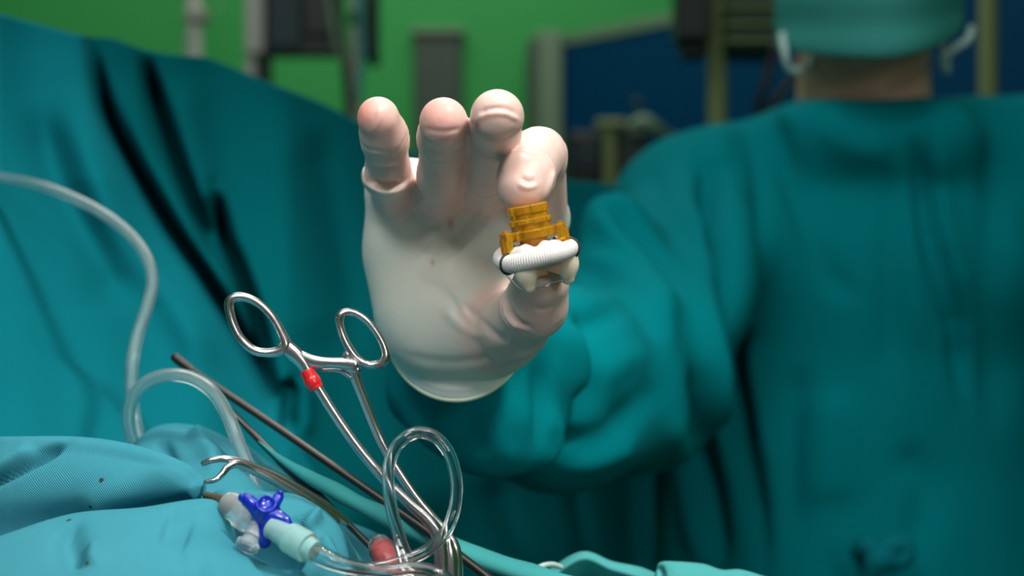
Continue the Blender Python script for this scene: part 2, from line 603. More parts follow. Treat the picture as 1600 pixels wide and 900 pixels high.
# monitor on a pale arm
x = (397 - 800) / FPX * 2.9
t = thing('monitor_stand', 'dark wall monitor on a beige upright arm behind the drape', 'monitor', (x, 2.9, 0))
pbox('upright', 382, -160, 413, 84, 2.9, 0.05, M['pale_metal'], t)
pbox('lower_upright', 382, 84, 399, 900, 2.91, 0.035, M['pale_metal'], t)
pbox('bracket', 400, 86, 421, 128, 2.92, 0.05, M['dark_green'], t)
s = pbox('screen_housing', 412, -120, 527, 86, 2.86, 0.05, M['black'], t)
pbox('screen', 416, -116, 470, 76, 2.855, 0.006, M['screen'], s)
pbox('dark_glass', 472, -116, 522, 56, 2.855, 0.006, M['black'], s)
for k in range(4):
    a = k * math.pi / 2 + 0.6
    tube('base_leg', [(x, 2.92, 0.08), (x + 0.25 * math.cos(a), 2.92 + 0.25 * math.sin(a), 0.03)], 0.025, M['pale_metal'], t, n=5, seg=8)

# infusion stand: brushed pole, hoses and a pump
t = pole_thing('infusion_stand', 'brushed metal infusion pole with hanging hoses and black pump', 'stand', 546, 563, 2.4, M['grey_metal'])
tube('hose', [P(508, -60, 2.36), P(514, 0, 2.36), P(524, 60, 2.36), P(538, 110, 2.37), P(546, 160, 2.39)], 0.005, M['door_frame'], t, seg=10, n=30)
tube('hose', [P(528, -60, 2.37), P(532, 30, 2.37), P(540, 110, 2.37), P(546, 200, 2.38)], 0.007, M['dark_green'], t, seg=10, n=30)
tube('hose', [P(562, -60, 2.36), P(563, 20, 2.36), P(566, 90, 2.37), P(560, 150, 2.38)], 0.0055, M['mask'], t, seg=10, n=30)
pbox('pump', 568, -80, 586, 92, 2.4, 0.10, M['black'], t)
tube('pole_collar', [P(554.5, 24, 2.4), P(554.5, 34, 2.4)], 0.012, M['dark_green'], t, n=4, seg=16)

# tower of dark equipment on an olive pole, right of the door
t = pole_thing('equipment_tower', 'olive pole carrying dark equipment boxes before the blue door', 'stand', 1106, 1136, 2.080, M['olive'], 0.24)
pbox('monitor_back', 1058, -140, 1112, 62, 2.000, 0.07, M['black'], t)
pbox('monitor_mount', 1066, 60, 1108, 88, 2.020, 0.05, M['black'], t)
b = pbox('equipment_box', 1136, -140, 1222, 78, 2.040, 0.12, M['dark_green'], t)
for k in range(3):
    pbox('shelf_edge', 1133, 8 + 26 * k, 1226, 14 + 26 * k, 2.032, 0.12, M['olive'], b, 0.002)
tube('cable', [P(1212, 70, 2.020), P(1202, 110, 2.020), P(1190, 150, 2.020), P(1180, 200, 2.030), P(1150, 300, 2.050)], 0.007, M['black'], t, seg=10, n=30)
tube('cable', [P(1262, 60, 2.020), P(1240, 120, 2.020), P(1210, 160, 2.020), P(1180, 230, 2.030), P(1150, 320, 2.050)], 0.007, M['black'], t, seg=10, n=30)

# cart with a small monitor seen between hand and shoulder
c = P(950, 290, 2.7)
t = thing('instrument_cart', 'cart with dark boxes on an olive post, beside the blue door', 'cart', (c[0], 2.75, 0))
m_ = pbox('monitor_housing', 888, 203, 943, 292, 2.66, 0.12, M['black'], t, 0.012)
pbox('monitor_screen', 898, 222, 936, 262, 2.654, 0.01, M['screen'], m_, 0.002)
pbox('post', 936, 187, 963, 900, 2.68, 0.05, M['olive'], t)
pbox('post_cap', 932, 185, 980, 200, 2.67, 0.06, M['olive'], t)
pbox('pump_box', 964, 200, 1016, 300, 2.69, 0.12, M['dark_green'], t, 0.012)
tube('pale_cover', [P(986, 196, 2.64), P(1004, 190, 2.64), P(1020, 198, 2.64), P(1040, 212, 2.66), P(1060, 216, 2.7)], [0.008, 0.014, 0.013, 0.010, 0.006], M['door_frame'], t, seg=12, n=24)
tube('small_sensor', [P(995, 192, 2.66), P(997, 170, 2.66), P(996, 163, 2.66)], [0.003, 0.003, 0.010], M['dark_green'], t, seg=10, n=10)
pbox('shelf', 880, 292, 1040, 300, 2.62, 0.25, M['dark_green'], t)
pbox('cart_body', 890, 330, 1030, 1090, 2.66, 0.25, M['dark_green'], t, 0.02)
# make the cart stand on the floor
box('cart_base', (c[0] - 0.15, 2.6, 0.0), (c[0] + 0.15, 2.95, 0.60), M['dark_green'], t, 0.02)

pole_thing('drip_stand', 'olive pole stand at the right, behind the surgeon', 'stand', 1530, 1558, 2.3, M['olive'], 0.20)
x = P(1596, 60, 2.85)[0]
t = thing('column_unit', 'tall teal grey equipment column at the right picture edge', 'column', (x + 0.05, 2.85, 0))
box('column_body', (x - 0.012, 2.79, 0.06), (x + 0.16, 2.97, 2.4), M['mask'], t, 0.01)
box('column_foot', (x - 0.05, 2.71, 0.0), (x + 0.20, 3.05, 0.06), M['grey_metal'], t, 0.01)

# ------------------------------------------------------------------ the tall drape and the table under it
tt = thing('operating_table', 'operating table with padded top hidden under the teal drapes', 'table', (-0.15, 0.75, 0))
box('table_pad', (-0.75, 0.28, 1.04), (0.10, 0.60, 1.13), M['black'], tt, 0.02)
box('table_frame', (-0.72, 0.31, 0.98), (0.07, 0.57, 1.04), M['grey_metal'], tt, 0.01)
box('table_column', (-0.45, 0.34, 0.08), (-0.20, 0.54, 0.98), M['grey_metal'], tt, 0.03)
box('table_foot', (-0.68, 0.26, 0.0), (0.05, 0.60, 0.08), M['grey_metal'], tt, 0.02)


def top_edge(px):
    xs = [-400, 0, 60, 138, 170, 205, 260, 320, 345, 420, 500, 560, 610, 700, 800, 900, 1000, 1150]
    ys = [-90, 28, 44, 64, 62, 78, 90, 93, 104, 134, 165, 195, 232, 262, 276, 288, 296, 310]
    return np.interp(px, xs, ys)


def tall_drape():
    nu, nv, nw = 330, 200, 26
    us = np.linspace(-330, 1022, nu)
    te = top_edge(us)
    k = np.ones(9) / 9
    te = np.convolve(np.pad(te, 4, 'edge'), k, 'valid')
    V = np.zeros((nu, nv + nw, 3))
    folds = [  # polyline, width px, depth change (m, positive = away from the camera)
        ([(140, 55), (165, 170), (203, 250), (262, 350), (325, 440), (405, 570), (450, 660)], 11, 0.075),
        ([(222, 80), (258, 200), (300, 315), (350, 420)], 11, 0.055),
        ([(334, 290), (348, 365), (372, 425), (405, 520), (420, 600)], 12, 0.060),
        ([(55, 150), (92, 285), (150, 400), (195, 500)], 30, 0.016),
        ([(100, 120), (150, 260), (215, 390), (290, 500), (340, 600)], 34, -0.016),
        ([(185, 90), (225, 220), (270, 310), (330, 410), (400, 520)], 20, -0.016),
        ([(280, 110), (310, 250), (335, 330)], 24, -0.010),
        ([(490, 190), (510, 300), (540, 420), (560, 560)], 26, 0.010),
        ([(430, 150), (455, 300), (480, 450), (500, 560)], 40, -0.012),
        ([(452, 590), (452, 625), (448, 680)], 12, 0.020),
        ([(438, 680), (434, 625), (442, 590), (460, 578)], 9, -0.012),
        ([(480, 690), (480, 620), (474, 590)], 12, -0.012),
        ([(890, 700), (905, 800), (930, 920)], 16, 0.016),
        ([(975, 690), (985, 800), (1000, 920)], 18, 0.016),
        ([(760, 740), (800, 830), (860, 920)], 22, 0.012),
    ]
    bx = [-400, 0, 250, 450, 620, 800, 1000, 1150]
    bt = [0.86, 0.92, 1.00, 1.06, 1.14, 1.24, 1.32, 1.34]
    bb = [0.58, 0.62, 0.66, 0.74, 0.90, 1.06, 1.20, 1.25]
    dtop, dbot = np.interp(us, bx, bt), np.interp(us, bx, bb)
    PX = np.zeros((nu, nv)); PY = np.zeros((nu, nv)); D = np.zeros((nu, nv))
    for j in range(nv):
        f = j / (nv - 1)
        PX[:, j] = us
        PY[:, j] = te + (1010 - te) * f
        g = f ** 1.25
        D[:, j] = dtop * (1 - g) + dbot * g
    for line, w, amp in folds:
        D += fold(PX, PY, line, w, amp)
    # the left sheet lies over the right one: a small step along its edge
    edge = catmull(np.array([(138, 40), (165, 170), (203, 250), (262, 350), (325, 440)], float), 40)
    ex = np.interp(PY, edge[:, 1], edge[:, 0])
    st = 1 / (1 + np.exp((PX - ex) / 5.0))
    D -= 0.020 * st * np.clip((480 - PY) / 200, 0, 1)
    e2 = np.interp(PY, [540, 570, 600, 650, 705, 760, 900], [60, 110, 155, 203, 247, 280, 330])
    D -= 0.060 / (1 + np.exp((PX - e2) / 5.0)) * np.clip((PY - 530) / 180, 0, 1)
    D += 0.004 * np.sin(PX / 47.0 + PY / 160.0) + 0.003 * np.sin(PX / 23.0 - PY / 210.0)
    # rounded over the top, then down behind
    for j in range(nv):
        V[:, nw + j, 0] = (PX[:, j] - 800) / FPX * D[:, j]
        V[:, nw + j, 1] = D[:, j]
        V[:, nw + j, 2] = CAMZ + (450 - PY[:, j]) / FPX * D[:, j]
    top = V[:, nw, :].copy()
    for j in range(nw):
        f = (nw - j) / nw
        a = min(f * 2.2, 1.0) * math.pi
        V[:, j, :] = top
        V[:, j, 1] += 0.018 * (1 - math.cos(a))
        V[:, j, 2] += 0.004 * math.sin(a) - max(0, f - 0.45) * 0.55
    m = nv + nw
    Q = [(i * m + j, i * m + j + 1, (i + 1) * m + j + 1, (i + 1) * m + j) for i in range(nu - 1) for j in range(m - 1)]
    Q = np.array(Q)
    V = V.reshape(-1, 3)
    N = vert_normals(V, Q)
    if (N * (V - np.array([0, 0, CAMZ]))).sum() > 0:
        Q = Q[:, ::-1]
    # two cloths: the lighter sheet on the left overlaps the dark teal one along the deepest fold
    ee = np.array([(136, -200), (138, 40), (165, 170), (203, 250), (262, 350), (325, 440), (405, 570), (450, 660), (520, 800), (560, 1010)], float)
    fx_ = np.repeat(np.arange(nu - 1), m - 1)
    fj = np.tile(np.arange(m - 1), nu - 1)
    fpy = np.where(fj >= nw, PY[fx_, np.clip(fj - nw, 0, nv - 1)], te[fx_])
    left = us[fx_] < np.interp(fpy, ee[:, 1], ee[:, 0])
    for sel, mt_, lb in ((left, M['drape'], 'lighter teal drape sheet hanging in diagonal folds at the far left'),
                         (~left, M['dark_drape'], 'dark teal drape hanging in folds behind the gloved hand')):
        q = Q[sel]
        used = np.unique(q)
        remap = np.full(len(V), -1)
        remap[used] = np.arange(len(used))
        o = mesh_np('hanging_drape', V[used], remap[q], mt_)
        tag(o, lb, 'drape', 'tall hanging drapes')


tall_drape()


STAINS = []


def cloth(name, curves, nu, nv, m, label, strokes=(), wav=(0.002, 25), seed=1, stains=()):
    V, Q = loft(curves, nu, nv)
    N = vert_normals(V, Q)
    V = wavy(V, N, wav[0], wav[1], seed)
    if strokes:
        V = sculpt(V, vert_normals(V, Q), strokes)
    px_, py_ = project(V)
    for sx, sy, sr in stains:
        STAINS.append((V[np.argmin((px_ - sx) ** 2 + (py_ - sy) ** 2)], sr))
    o = mesh_np(name, V, Q, m)
    G3 = V.reshape(nu, nv, 3)
    lu = np.concatenate([[0], np.cumsum(np.linalg.norm(np.diff(G3[:, nv // 2], axis=0), axis=1))])
    lv = np.concatenate([[0], np.cumsum(np.linalg.norm(np.diff(G3[nu // 2], axis=0), axis=1))])
    uv = np.stack(np.meshgrid(lu, lv, indexing='ij'), -1).reshape(-1, 2)
    lay = o.data.uv_layers.new(name='weave')
    li = np.zeros(len(o.data.loops), np.int32)
    o.data.loops.foreach_get('vertex_index', li)
    lay.data.foreach_set('uv', uv[li].astype(np.float32).ravel())
    solidify(o, 0.0012)
    tag(o, label, 'drape', 'turquoise cloths around the instruments')
    return o


# crumpled cloth behind the stopcock (farthest)
cloth('crumpled_cloth', [
    [(150, 780, .70), (240, 720, .70), (330, 730, .70), (420, 760, .70), (520, 830, .70), (600, 900, .70)],
    [(150, 740, .66), (235, 672, .665), (300, 670, .66), (360, 692, .65), (430, 735, .65), (520, 800, .65), (640, 870, .65)],
    [(150, 760, .63), (240, 695, .635), (310, 700, .62), (365, 722, .61), (430, 765, .61), (520, 830, .61), (640, 900, .61)],
    [(150, 860, .60), (240, 800, .60), (310, 790, .58), (380, 800, .57), (440, 840, .57), (520, 890, .57), (620, 960, .57)],
    [(150, 980, .58), (240, 960, .58), (310, 950, .56), (380, 950, .55), (440, 960, .55), (520, 980, .55), (620, 1000, .55)],
], 120, 60, M['twill'], 'crumpled turquoise cloth under the curled milky tube', [
    ([(300, 668), (320, 700), (345, 730)], 14, 0.006), ([(250, 690), (270, 730)], 12, -0.005),
    ([(365, 690), (400, 720), (470, 770)], 10, 0.006), ([(390, 730), (470, 790)], 9, -0.006)], (0.004, 30), 3)

# middle fold, gathered by the clamp
cloth('folded_cloth', [
    [(-120, 760, .64), (0, 735, .64), (120, 730, .635), (220, 750, .63), (290, 775, .61), (322, 790, .595)],
    [(-120, 676, .580), (0, 678, .580), (120, 684, .578), (220, 702, .576), (290, 726, .572), (319, 748, .570)],
    [(-120, 706, .566), (0, 708, .566), (120, 712, .565), (220, 728, .564), (285, 746, .562), (322, 764, .563)],
    [(-120, 780, .558), (0, 775, .558), (120, 768, .558), (220, 765, .558), (285, 768, .558), (318, 775, .562)],
    [(-120, 860, .560), (0, 850, .562), (120, 830, .566), (220, 810, .570), (285, 796, .575), (314, 784, .572)],
    [(-120, 960, .555), (0, 950, .555), (120, 930, .56), (220, 910, .565), (285, 890, .57), (320, 870, .57)],
], 130, 80, M['twill'], 'smooth turquoise cloth fold gathered at the clamp tips', [
    ([(-60, 775), (0, 748), (50, 722), (108, 690)], 7, -0.008), ([(-60, 755), (0, 730), (60, 700)], 16, 0.004), ([(120, 800), (200, 770), (300, 745)], 20, 0.004),
    ([(260, 800), (300, 775), (318, 750)], 7, 0.003)], (0.003, 14), 5, [(115, 718, .0012), (158, 749, .0010), (140, 792, .0008)])

# heap right of the stopcock
cloth('heaped_cloth', [
    [(300, 870, .60), (350, 830, .60), (430, 840, .60), (510, 880, .60), (580, 930, .60), (610, 990, .60)],
    [(306, 800, .570), (350, 764, .565), (420, 768, .56), (480, 786, .55), (535, 828, .54), (556, 900, .53)],
    [(306, 815, .55), (345, 784, .54), (420, 792, .535), (475, 812, .525), (515, 850, .52), (530, 920, .51)],
    [(306, 845, .54), (345, 835, .535), (415, 850, .525), (455, 862, .515), (490, 888, .505), (505, 950, .50)],
    [(306, 900, .52), (345, 900, .50), (415, 905, .49), (455, 920, .48), (490, 945, .47), (500, 980, .46)],
    [(306, 990, .47), (345, 990, .46), (415, 990, .45), (455, 990, .45), (490, 1000, .44), (500, 1020, .44)],
], 120, 80, M['twill'], 'heaped pale turquoise cloth under the stopcock', [
    ([(300, 778), (380, 772), (450, 790)], 7, 0.003), ([(340, 805), (390, 832), (440, 858), (480, 880)], 18, -0.012), ([(500, 840), (520, 880)], 10, 0.004), ([(470, 830), (500, 800)], 10, 0.004), ([(460, 800), (480, 850)], 12, -0.004)], (0.003, 22), 9)

# front fold, nearest the camera
cloth('front_cloth', [
    [(-160, 960, .56), (0, 930, .56), (110, 890, .56), (220, 870, .56), (320, 860, .555), (372, 900, .55)],
    [(-160, 905, .51), (0, 844, .515), (110, 806, .52), (220, 796, .52), (330, 783, .525), (364, 826, .525)],
    [(-160, 925, .485), (0, 866, .49), (110, 834, .495), (220, 824, .495), (320, 816, .505), (372, 850, .510)],
    [(-160, 960, .46), (0, 905, .465), (110, 880, .468), (220, 872, .468), (320, 868, .478), (400, 884, .485)],
    [(-160, 1010, .43), (0, 970, .43), (110, 955, .43), (220, 950, .43), (320, 945, .435), (440, 930, .44)],
    [(-160, 1090, .39), (0, 1060, .39), (110, 1050, .39), (220, 1050, .39), (320, 1050, .39), (470, 1040, .39)],
], 140, 90, M['twill'], 'bright turquoise twill cloth fold nearest the camera, spotted with dark stains', [
    ([(95, 825), (110, 850), (108, 890)], 22, -0.006), ([(150, 850), (140, 885)], 16, 0.004),
    ([(200, 860), (260, 880), (340, 890)], 20, -0.003), ([(250, 820), (300, 840)], 26, -0.003)], (0.003, 14), 2, [(109, 813, .0009), (136, 880, .0011), (150, 790, .0006)])

# dried spots on the cloth, a little ragged in outline
nt = M['twill'].node_tree
bs = nt.nodes['Principled BSDF']
tcs = nt.nodes.new('ShaderNodeTexCoord')
nz = nt.nodes.new('ShaderNodeTexNoise'); nz.inputs['Scale'].default_value = 900
nt.links.new(tcs.outputs['Object'], nz.inputs['Vector'])
src = bs.inputs['Base Color'].links[0].from_socket
for pos, sr in STAINS:
    ds = nt.nodes.new('ShaderNodeVectorMath'); ds.operation = 'DISTANCE'
    nt.links.new(tcs.outputs['Object'], ds.inputs[0])
    ds.inputs[1].default_value = tuple(pos)
    ad = nt.nodes.new('ShaderNodeMath'); ad.operation = 'MULTIPLY_ADD'
    nt.links.new(nz.outputs['Fac'], ad.inputs[0]); ad.inputs[1].default_value = sr * 1.2
    nt.links.new(ds.outputs['Value'], ad.inputs[2])
    mr = nt.nodes.new('ShaderNodeMapRange')
    mr.inputs['From Min'].default_value = sr * 1.9; mr.inputs['From Max'].default_value = sr * 1.3
    nt.links.new(ad.outputs[0], mr.inputs['Value'])
    mx = nt.nodes.new('ShaderNodeMix'); mx.data_type = 'RGBA'
    mx.inputs[7].default_value = (0.05, 0.045, 0.04, 1)
    nt.links.new(mr.outputs[0], mx.inputs[0]); nt.links.new(src, mx.inputs[6])
    src = mx.outputs[2]
nt.links.new(src, bs.inputs['Base Color'])

# rolled hem running to the lower middle
V, Q = tube_data([P(405, 690, .625), P(440, 718, .61), P(480, 744, .60), P(530, 771, .60), P(590, 802, .60), P(650, 832, .60), P(720, 862, .60), P(790, 888, .60), P(880, 915, .60), P(960, 940, .60)],
                 [.0006, .0016, .0030, .0034, .0036, .0042, .0044, .0050, .0050, .0050], seg=20, n=120, flat=1.6)
V = wavy(V, vert_normals(V, [q for q in Q if len(q) == 4]), 0.0012, 60, 4)
o = mesh_np('rolled_hem', V, Q, M['towel'])
tag(o, 'rolled turquoise cloth hem running under the large forceps', 'drape', 'turquoise cloths around the instruments')

# towels at the lower middle edge
cloth('towel', [
    [(800, 960, .70), (870, 930, .70), (920, 915, .70), (970, 930, .70), (1020, 940, .70)],
    [(826, 918, .66), (868, 884, .66), (912, 864, .66), (955, 878, .66), (1000, 890, .66), (1032, 905, .66)],
    [(822, 940, .645), (868, 900, .645), (912, 876, .645), (955, 890, .645), (1000, 900, .645), (1034, 915, .645)],
    [(818, 990, .65), (866, 940, .665), (912, 915, .67), (955, 920, .66), (1000, 930, .645), (1036, 950, .64)],
    [(810, 1050, .62), (866, 1040, .62), (912, 1040, .62), (955, 1040, .62), (1000, 1040, .62), (1040, 1050, .62)],
], 90, 50, M['towel'], 'turquoise towel arched up at the bottom middle edge', [], (0.0015, 40), 6)
cloth('towel', [
    [(1010, 950, .68), (1060, 930, .68), (1120, 935, .68), (1180, 950, .68), (1240, 980, .68)],
    [(1024, 902, .64), (1030, 882, .64), (1058, 879, .64), (1100, 883, .64), (1130, 893, .64), (1165, 895, .64), (1220, 915, .64)],
    [(1020, 925, .625), (1030, 900, .625), (1058, 897, .62), (1100, 900, .62), (1130, 906, .62), (1165, 908, .62), (1225, 935, .62)],
    [(1015, 1040, .60), (1030, 1030, .60), (1058, 1030, .60), (1100, 1030, .60), (1130, 1030, .60), (1165, 1030, .60), (1230, 1040, .60)],
], 90, 50, M['towel'], 'pale turquoise towel with a dark folded corner at the bottom edge', [([(1028, 884), (1036, 905)], 5, -0.004)], (0.0015, 40), 8)

# ------------------------------------------------------------------ the surgeon
surgeon = thing('person', 'surgeon in a teal gown and face mask reaching a gloved hand forward', 'person', (0.315, 1.32, 0))
CX = 0.325
SH_R, EL_R = np.array([0.165, 1.27, 1.365]), P(985, 585, 1.00)
FO_R, WR_R = P(850, 600, 0.84), P(728, 545, 0.70)
SH_L, EL_L, WR_L = np.array([0.505, 1.31, 1.385]), np.array([0.585, 1.22, 1.13]), np.array([0.56, 0.99, 1.06])
UY = np.array([0, 1.0, 0])


def body():
    f = Field((0.02, 0.66, -0.01), (0.70, 1.50, 1.78), 0.0065)
    # head
    f.cap((CX, 1.285, 1.655), (CX, 1.275, 1.64), .082, .080, .02)
    f.cap((CX, 1.262, 1.60), (CX, 1.215, 1.535), .066, .030, .03)        # face to chin
    f.cap((CX - .035, 1.265, 1.565), (CX, 1.218, 1.533), .030, .024, .02)
    f.cap((CX + .035, 1.265, 1.565), (CX, 1.218, 1.533), .030, .024, .02)
    f.cap((CX, 1.193, 1.635), (CX, 1.178, 1.598), .008, .014, .012)      # nose
    for s in (-1, 1):
        f.cap((CX + s * .081, 1.285, 1.635), (CX + s * .079, 1.28, 1.59), .014, .010, .008)   # ears
        f.cap((CX + s * .045, 1.205, 1.655), (CX + s * .015, 1.197, 1.655), .010, .010, .012)  # brow
    f.cap((CX - .02, 1.192, 1.563), (CX + .02, 1.192, 1.563), .009, .009, .01)   # mouth
    # neck, torso, arms, legs
    f.cap((CX, 1.30, 1.60), (CX, 1.305, 1.43), .058, .062, .02)
    f.cap((CX - .005, 1.33, 1.24), (CX, 1.33, 1.00), .135, .125, .03, UY, 1.45)
    f.cap((CX, 1.32, 1.39), SH_R, .04, .04, .03)
    f.cap((CX, 1.32, 1.39), SH_L, .04, .04, .03)
    f.cap(SH_R, EL_R, .036, .034, .02); f.cap(EL_R, WR_R, .036, .024, .02)
    f.cap(SH_L, EL_L, .045, .036, .03); f.cap(EL_L, WR_L, .036, .024, .02)
    for s in (-1, 1):
        f.cap((CX + s * .085, 1.33, .98), (CX + s * .10, 1.31, .52), .080, .055, .03)
        f.cap((CX + s * .10, 1.31, .52), (CX + s * .105, 1.34, .10), .054, .036, .02)
        f.cap((CX + s * .105, 1.35, .05), (CX + s * .115, 1.20, .035), .036, .03, .02)
    V, Q = f.mesh()
    mesh_np('body', V, Q, M['skin'], surgeon)


body()


def gown():
    f = Field((-0.14, 0.64, 0.28), (0.74, 1.54, 1.53), 0.0052)
    f.cap((CX - .005, 1.33, 1.24), (CX - .005, 1.33, 1.00), .178, .190, .06, UY, 1.26)
    f.cap((CX - .005, 1.33, 1.00), (CX, 1.33, .36), .190, .205, .05, UY, 1.26)
    # shoulders and collar
    f.cap((CX - .06, 1.305, 1.420), (0.165, 1.28, 1.372), .052, .062, .04)
    f.cap((CX + .06, 1.315, 1.426), SH_L + np.array([0, 0, .032]), .052, .064, .04)
    f.cap((CX - .055, 1.272, 1.423), (CX + .055, 1.272, 1.423), .048, .048, .02)
    f.cap((CX - .08, 1.26, 1.32), (CX + .08, 1.26, 1.32), .066, .066, .05)
    f.cap((CX - .05, 1.238, 1.430), (CX + .05, 1.238, 1.430), .031, .031, .025)
    f.cap((CX - .06, 1.36, 1.40), (CX + .06, 1.36, 1.40), .06, .06, .03)
    # sleeves
    f.cap(SH_R + np.array([0, 0, -.01]), EL_R, .072, .066, .045)
    f.cap(EL_R, FO_R, .064, .055, .03)
    f.cap(FO_R, WR_R, .053, .036, .03)
    f.cap(P(960, 352, 1.06), EL_R, .026, .05, .03)
    f.cap(P(880, 705, .80), P(1010, 648, .90), .018, .020, .035)
    f.cap(WR_R, P(722, 525, .682), .036, .030, .01)
    f.cap(P(690, 662, .684), P(752, 688, .684), .010, .012, .035)
    f.cap(P(778, 690, .684), P(842, 690, .705), .012, .014, .030)
    f.cap(P(655, 615, .715), P(720, 642, .712), .018, .024, .014)
    f.cap(P(745, 640, .715), P(815, 655, .735), .022, .025, .008)
    f.cap(SH_L, EL_L, .078, .066, .03); f.cap(EL_L, WR_L, .064, .042, .03)
    V, Q = f.mesh()
    N = vert_normals(V, Q)
    strokes = [
        # torso folds
        ([(1108, 240), (1116, 340), (1134, 460), (1152, 570)], 10, -0.018),
        ([(1160, 300), (1172, 450), (1195, 620)], 14, 0.010),
        ([(1100, 230), (1112, 330), (1130, 450), (1152, 580), (1180, 760), (1195, 900)], 11, -0.026),
        ([(1085, 300), (1095, 420), (1120, 600), (1150, 800)], 16, 0.014),
        ([(1140, 260), (1150, 400), (1178, 580), (1215, 800)], 18, 0.010),
        ([(1165, 180), (1188, 290), (1180, 420)], 13, -0.008),
        ([(1205, 175), (1240, 300), (1290, 420), (1340, 470)], 16, -0.008),
        ([(1462, 200), (1472, 340), (1515, 500)], 16, 0.010),
        ([(1438, 180), (1445, 330), (1492, 490), (1510, 640)], 12, -0.020),
        ([(1400, 250), (1396, 420), (1386, 620)], 18, -0.007),
        ([(1415, 220), (1420, 400), (1440, 560)], 16, 0.007),
        ([(1560, 200), (1550, 420), (1560, 700)], 26, -0.010),
        ([(1250, 560), (1235, 700), (1245, 880)], 24, -0.008),
        ([(1290, 600), (1300, 800)], 40, 0.008),
        ([(1400, 700), (1450, 760), (1420, 880)], 26, -0.007),
        ([(1085, 560), (1105, 700), (1130, 900)], 13, -0.020),
        ([(1050, 640), (1075, 760), (1100, 900)], 18, 0.010),
        ([(1300, 165), (1400, 175), (1460, 160)], 14, -0.006),
        ([(1270, 180), (1330, 230), (1400, 240)], 22, 0.006),
        ([(1225, 160), (1235, 200)], 14, 0.006),
        ([(1130, 190), (1120, 260)], 16, 0.006),
        # upper arm and elbow
        ([(940, 296), (985, 350), (1030, 410), (1062, 470)], 12, -0.014),
        ([(930, 320), (970, 380), (1020, 440), (1050, 520)], 18, 0.012),
        ([(1010, 260), (1040, 330), (1070, 400)], 16, -0.008),
        ([(900, 440), (950, 440), (1000, 480), (1040, 540)], 14, -0.012),
        ([(905, 400), (960, 420), (1020, 480), (1055, 560)], 12, 0.008),
        ([(990, 470), (930, 500), (900, 500)], 14, -0.010),
        ([(900, 480), (925, 560), (920, 620), (880, 650)], 11, -0.012),
        ([(880, 500), (900, 570), (890, 620)], 16, 0.010),
        ([(950, 660), (990, 640), (1040, 600)], 14, -0.007),
        ([(850, 690), (930, 690), (1010, 650)], 12, -0.008),
        ([(870, 725), (930, 720), (1000, 690)], 16, 0.006),
        ([(930, 600), (980, 560), (1020, 560)], 22, 0.006),
        # cuff end folds
        ([(726, 620), (730, 650), (745, 690), (765, 715)], 9, -0.0108),
        ([(752, 630), (755, 665), (780, 700), (820, 715)], 9, 0.0060),
        ([(842, 560), (848, 640), (845, 700)], 10, -0.0072),
        ([(800, 620), (810, 680)], 20, 0.0054),
        ([(690, 630), (700, 690)], 16, 0.0048),
        ([(640, 610), (665, 660)], 12, -0.0060),
        ([(610, 600), (640, 640)], 12, 0.0036),
        ([(860, 560), (870, 620)], 12, 0.0048),
        ([(825, 570), (800, 590), (790, 620)], 9, -0.0048),
    ]
    V = sculpt(V, N, strokes)
    for _ in range(3):
        A = np.zeros_like(V); w = np.zeros(len(V))
        for k in range(4):
            np.add.at(A, Q[:, k], V[Q[:, (k + 1) % 4]]); np.add.at(w, Q[:, k], 1)
        V = V * 0.5 + A / w[:, None] * 0.5
    N = vert_normals(V, Q)
    V = wavy(V, N, 0.0028, 14, 3)
    o = mesh_np('gown', V, Q, M['gown'], surgeon)
    return o


g_o = gown()
# knotted waist tie
tube('waist_tie', [P(1350, 880, 1.15), P(1342, 862, 1.14), P(1356, 852, 1.13), P(1372, 866, 1.13), P(1388, 854, 1.13), P(1410, 850, 1.13), P(1416, 866, 1.13), P(1396, 876, 1.13), P(1372, 872, 1.125), P(1360, 900, 1.13)],
     [.006, .007, .008, .010, .010, .008, .008, .009, .010, .007], M['drape'], g_o, seg=10, n=80)


def mask():
    # a pleated rectangle bowed round the face, lower edge hanging free under the chin
    nu, nv = 60, 40
    V = []
    for i in range(nu):
        u = i / (nu - 1) * 2 - 1
        for j in range(nv):
            v = j / (nv - 1)
            w = 0.088 - 0.005 * v
            x = CX - 0.004 + u * w
            y = 1.158 + 0.098 * abs(u) ** 2.0 + 0.010 * v
            z = 1.620 - v * (0.127 - 0.032 * abs(u) ** 1.9 - 0.010 * u)
            y += 0.0022 * math.sin(v * 18)
            if v > 0.75:
                y += 0.05 * (v - 0.75) ** 1.4 * (1 - u * u)
            V.append((x, y, z))
    Q = np.array([(i * nv + j, i * nv + j + 1, (i + 1) * nv + j + 1, (i + 1) * nv + j) for i in range(nu - 1) for j in range(nv - 1)])
    o = mesh_np('face_mask', np.array(V), Q[:, ::-1], M['mask'], surgeon)
    solidify(o, 0.0015)
    for pts in (
        [P(1222, 55, 1.245), P(1226, 82, 1.23), P(1232, 106, 1.235), P(1248, 110, 1.245), P(1266, 98, 1.27), P(1270, 40, 1.31), P(1262, -60, 1.315)],
        [P(1518, 45, 1.245), P(1512, 62, 1.23), P(1490, 78, 1.235), P(1472, 94, 1.245), P(1480, 108, 1.27), P(1470, 40, 1.31), P(1462, -60, 1.315)]):
        tube('ear_loop', pts, 0.0035, M['loop'], o, seg=8, n=50)


mask()
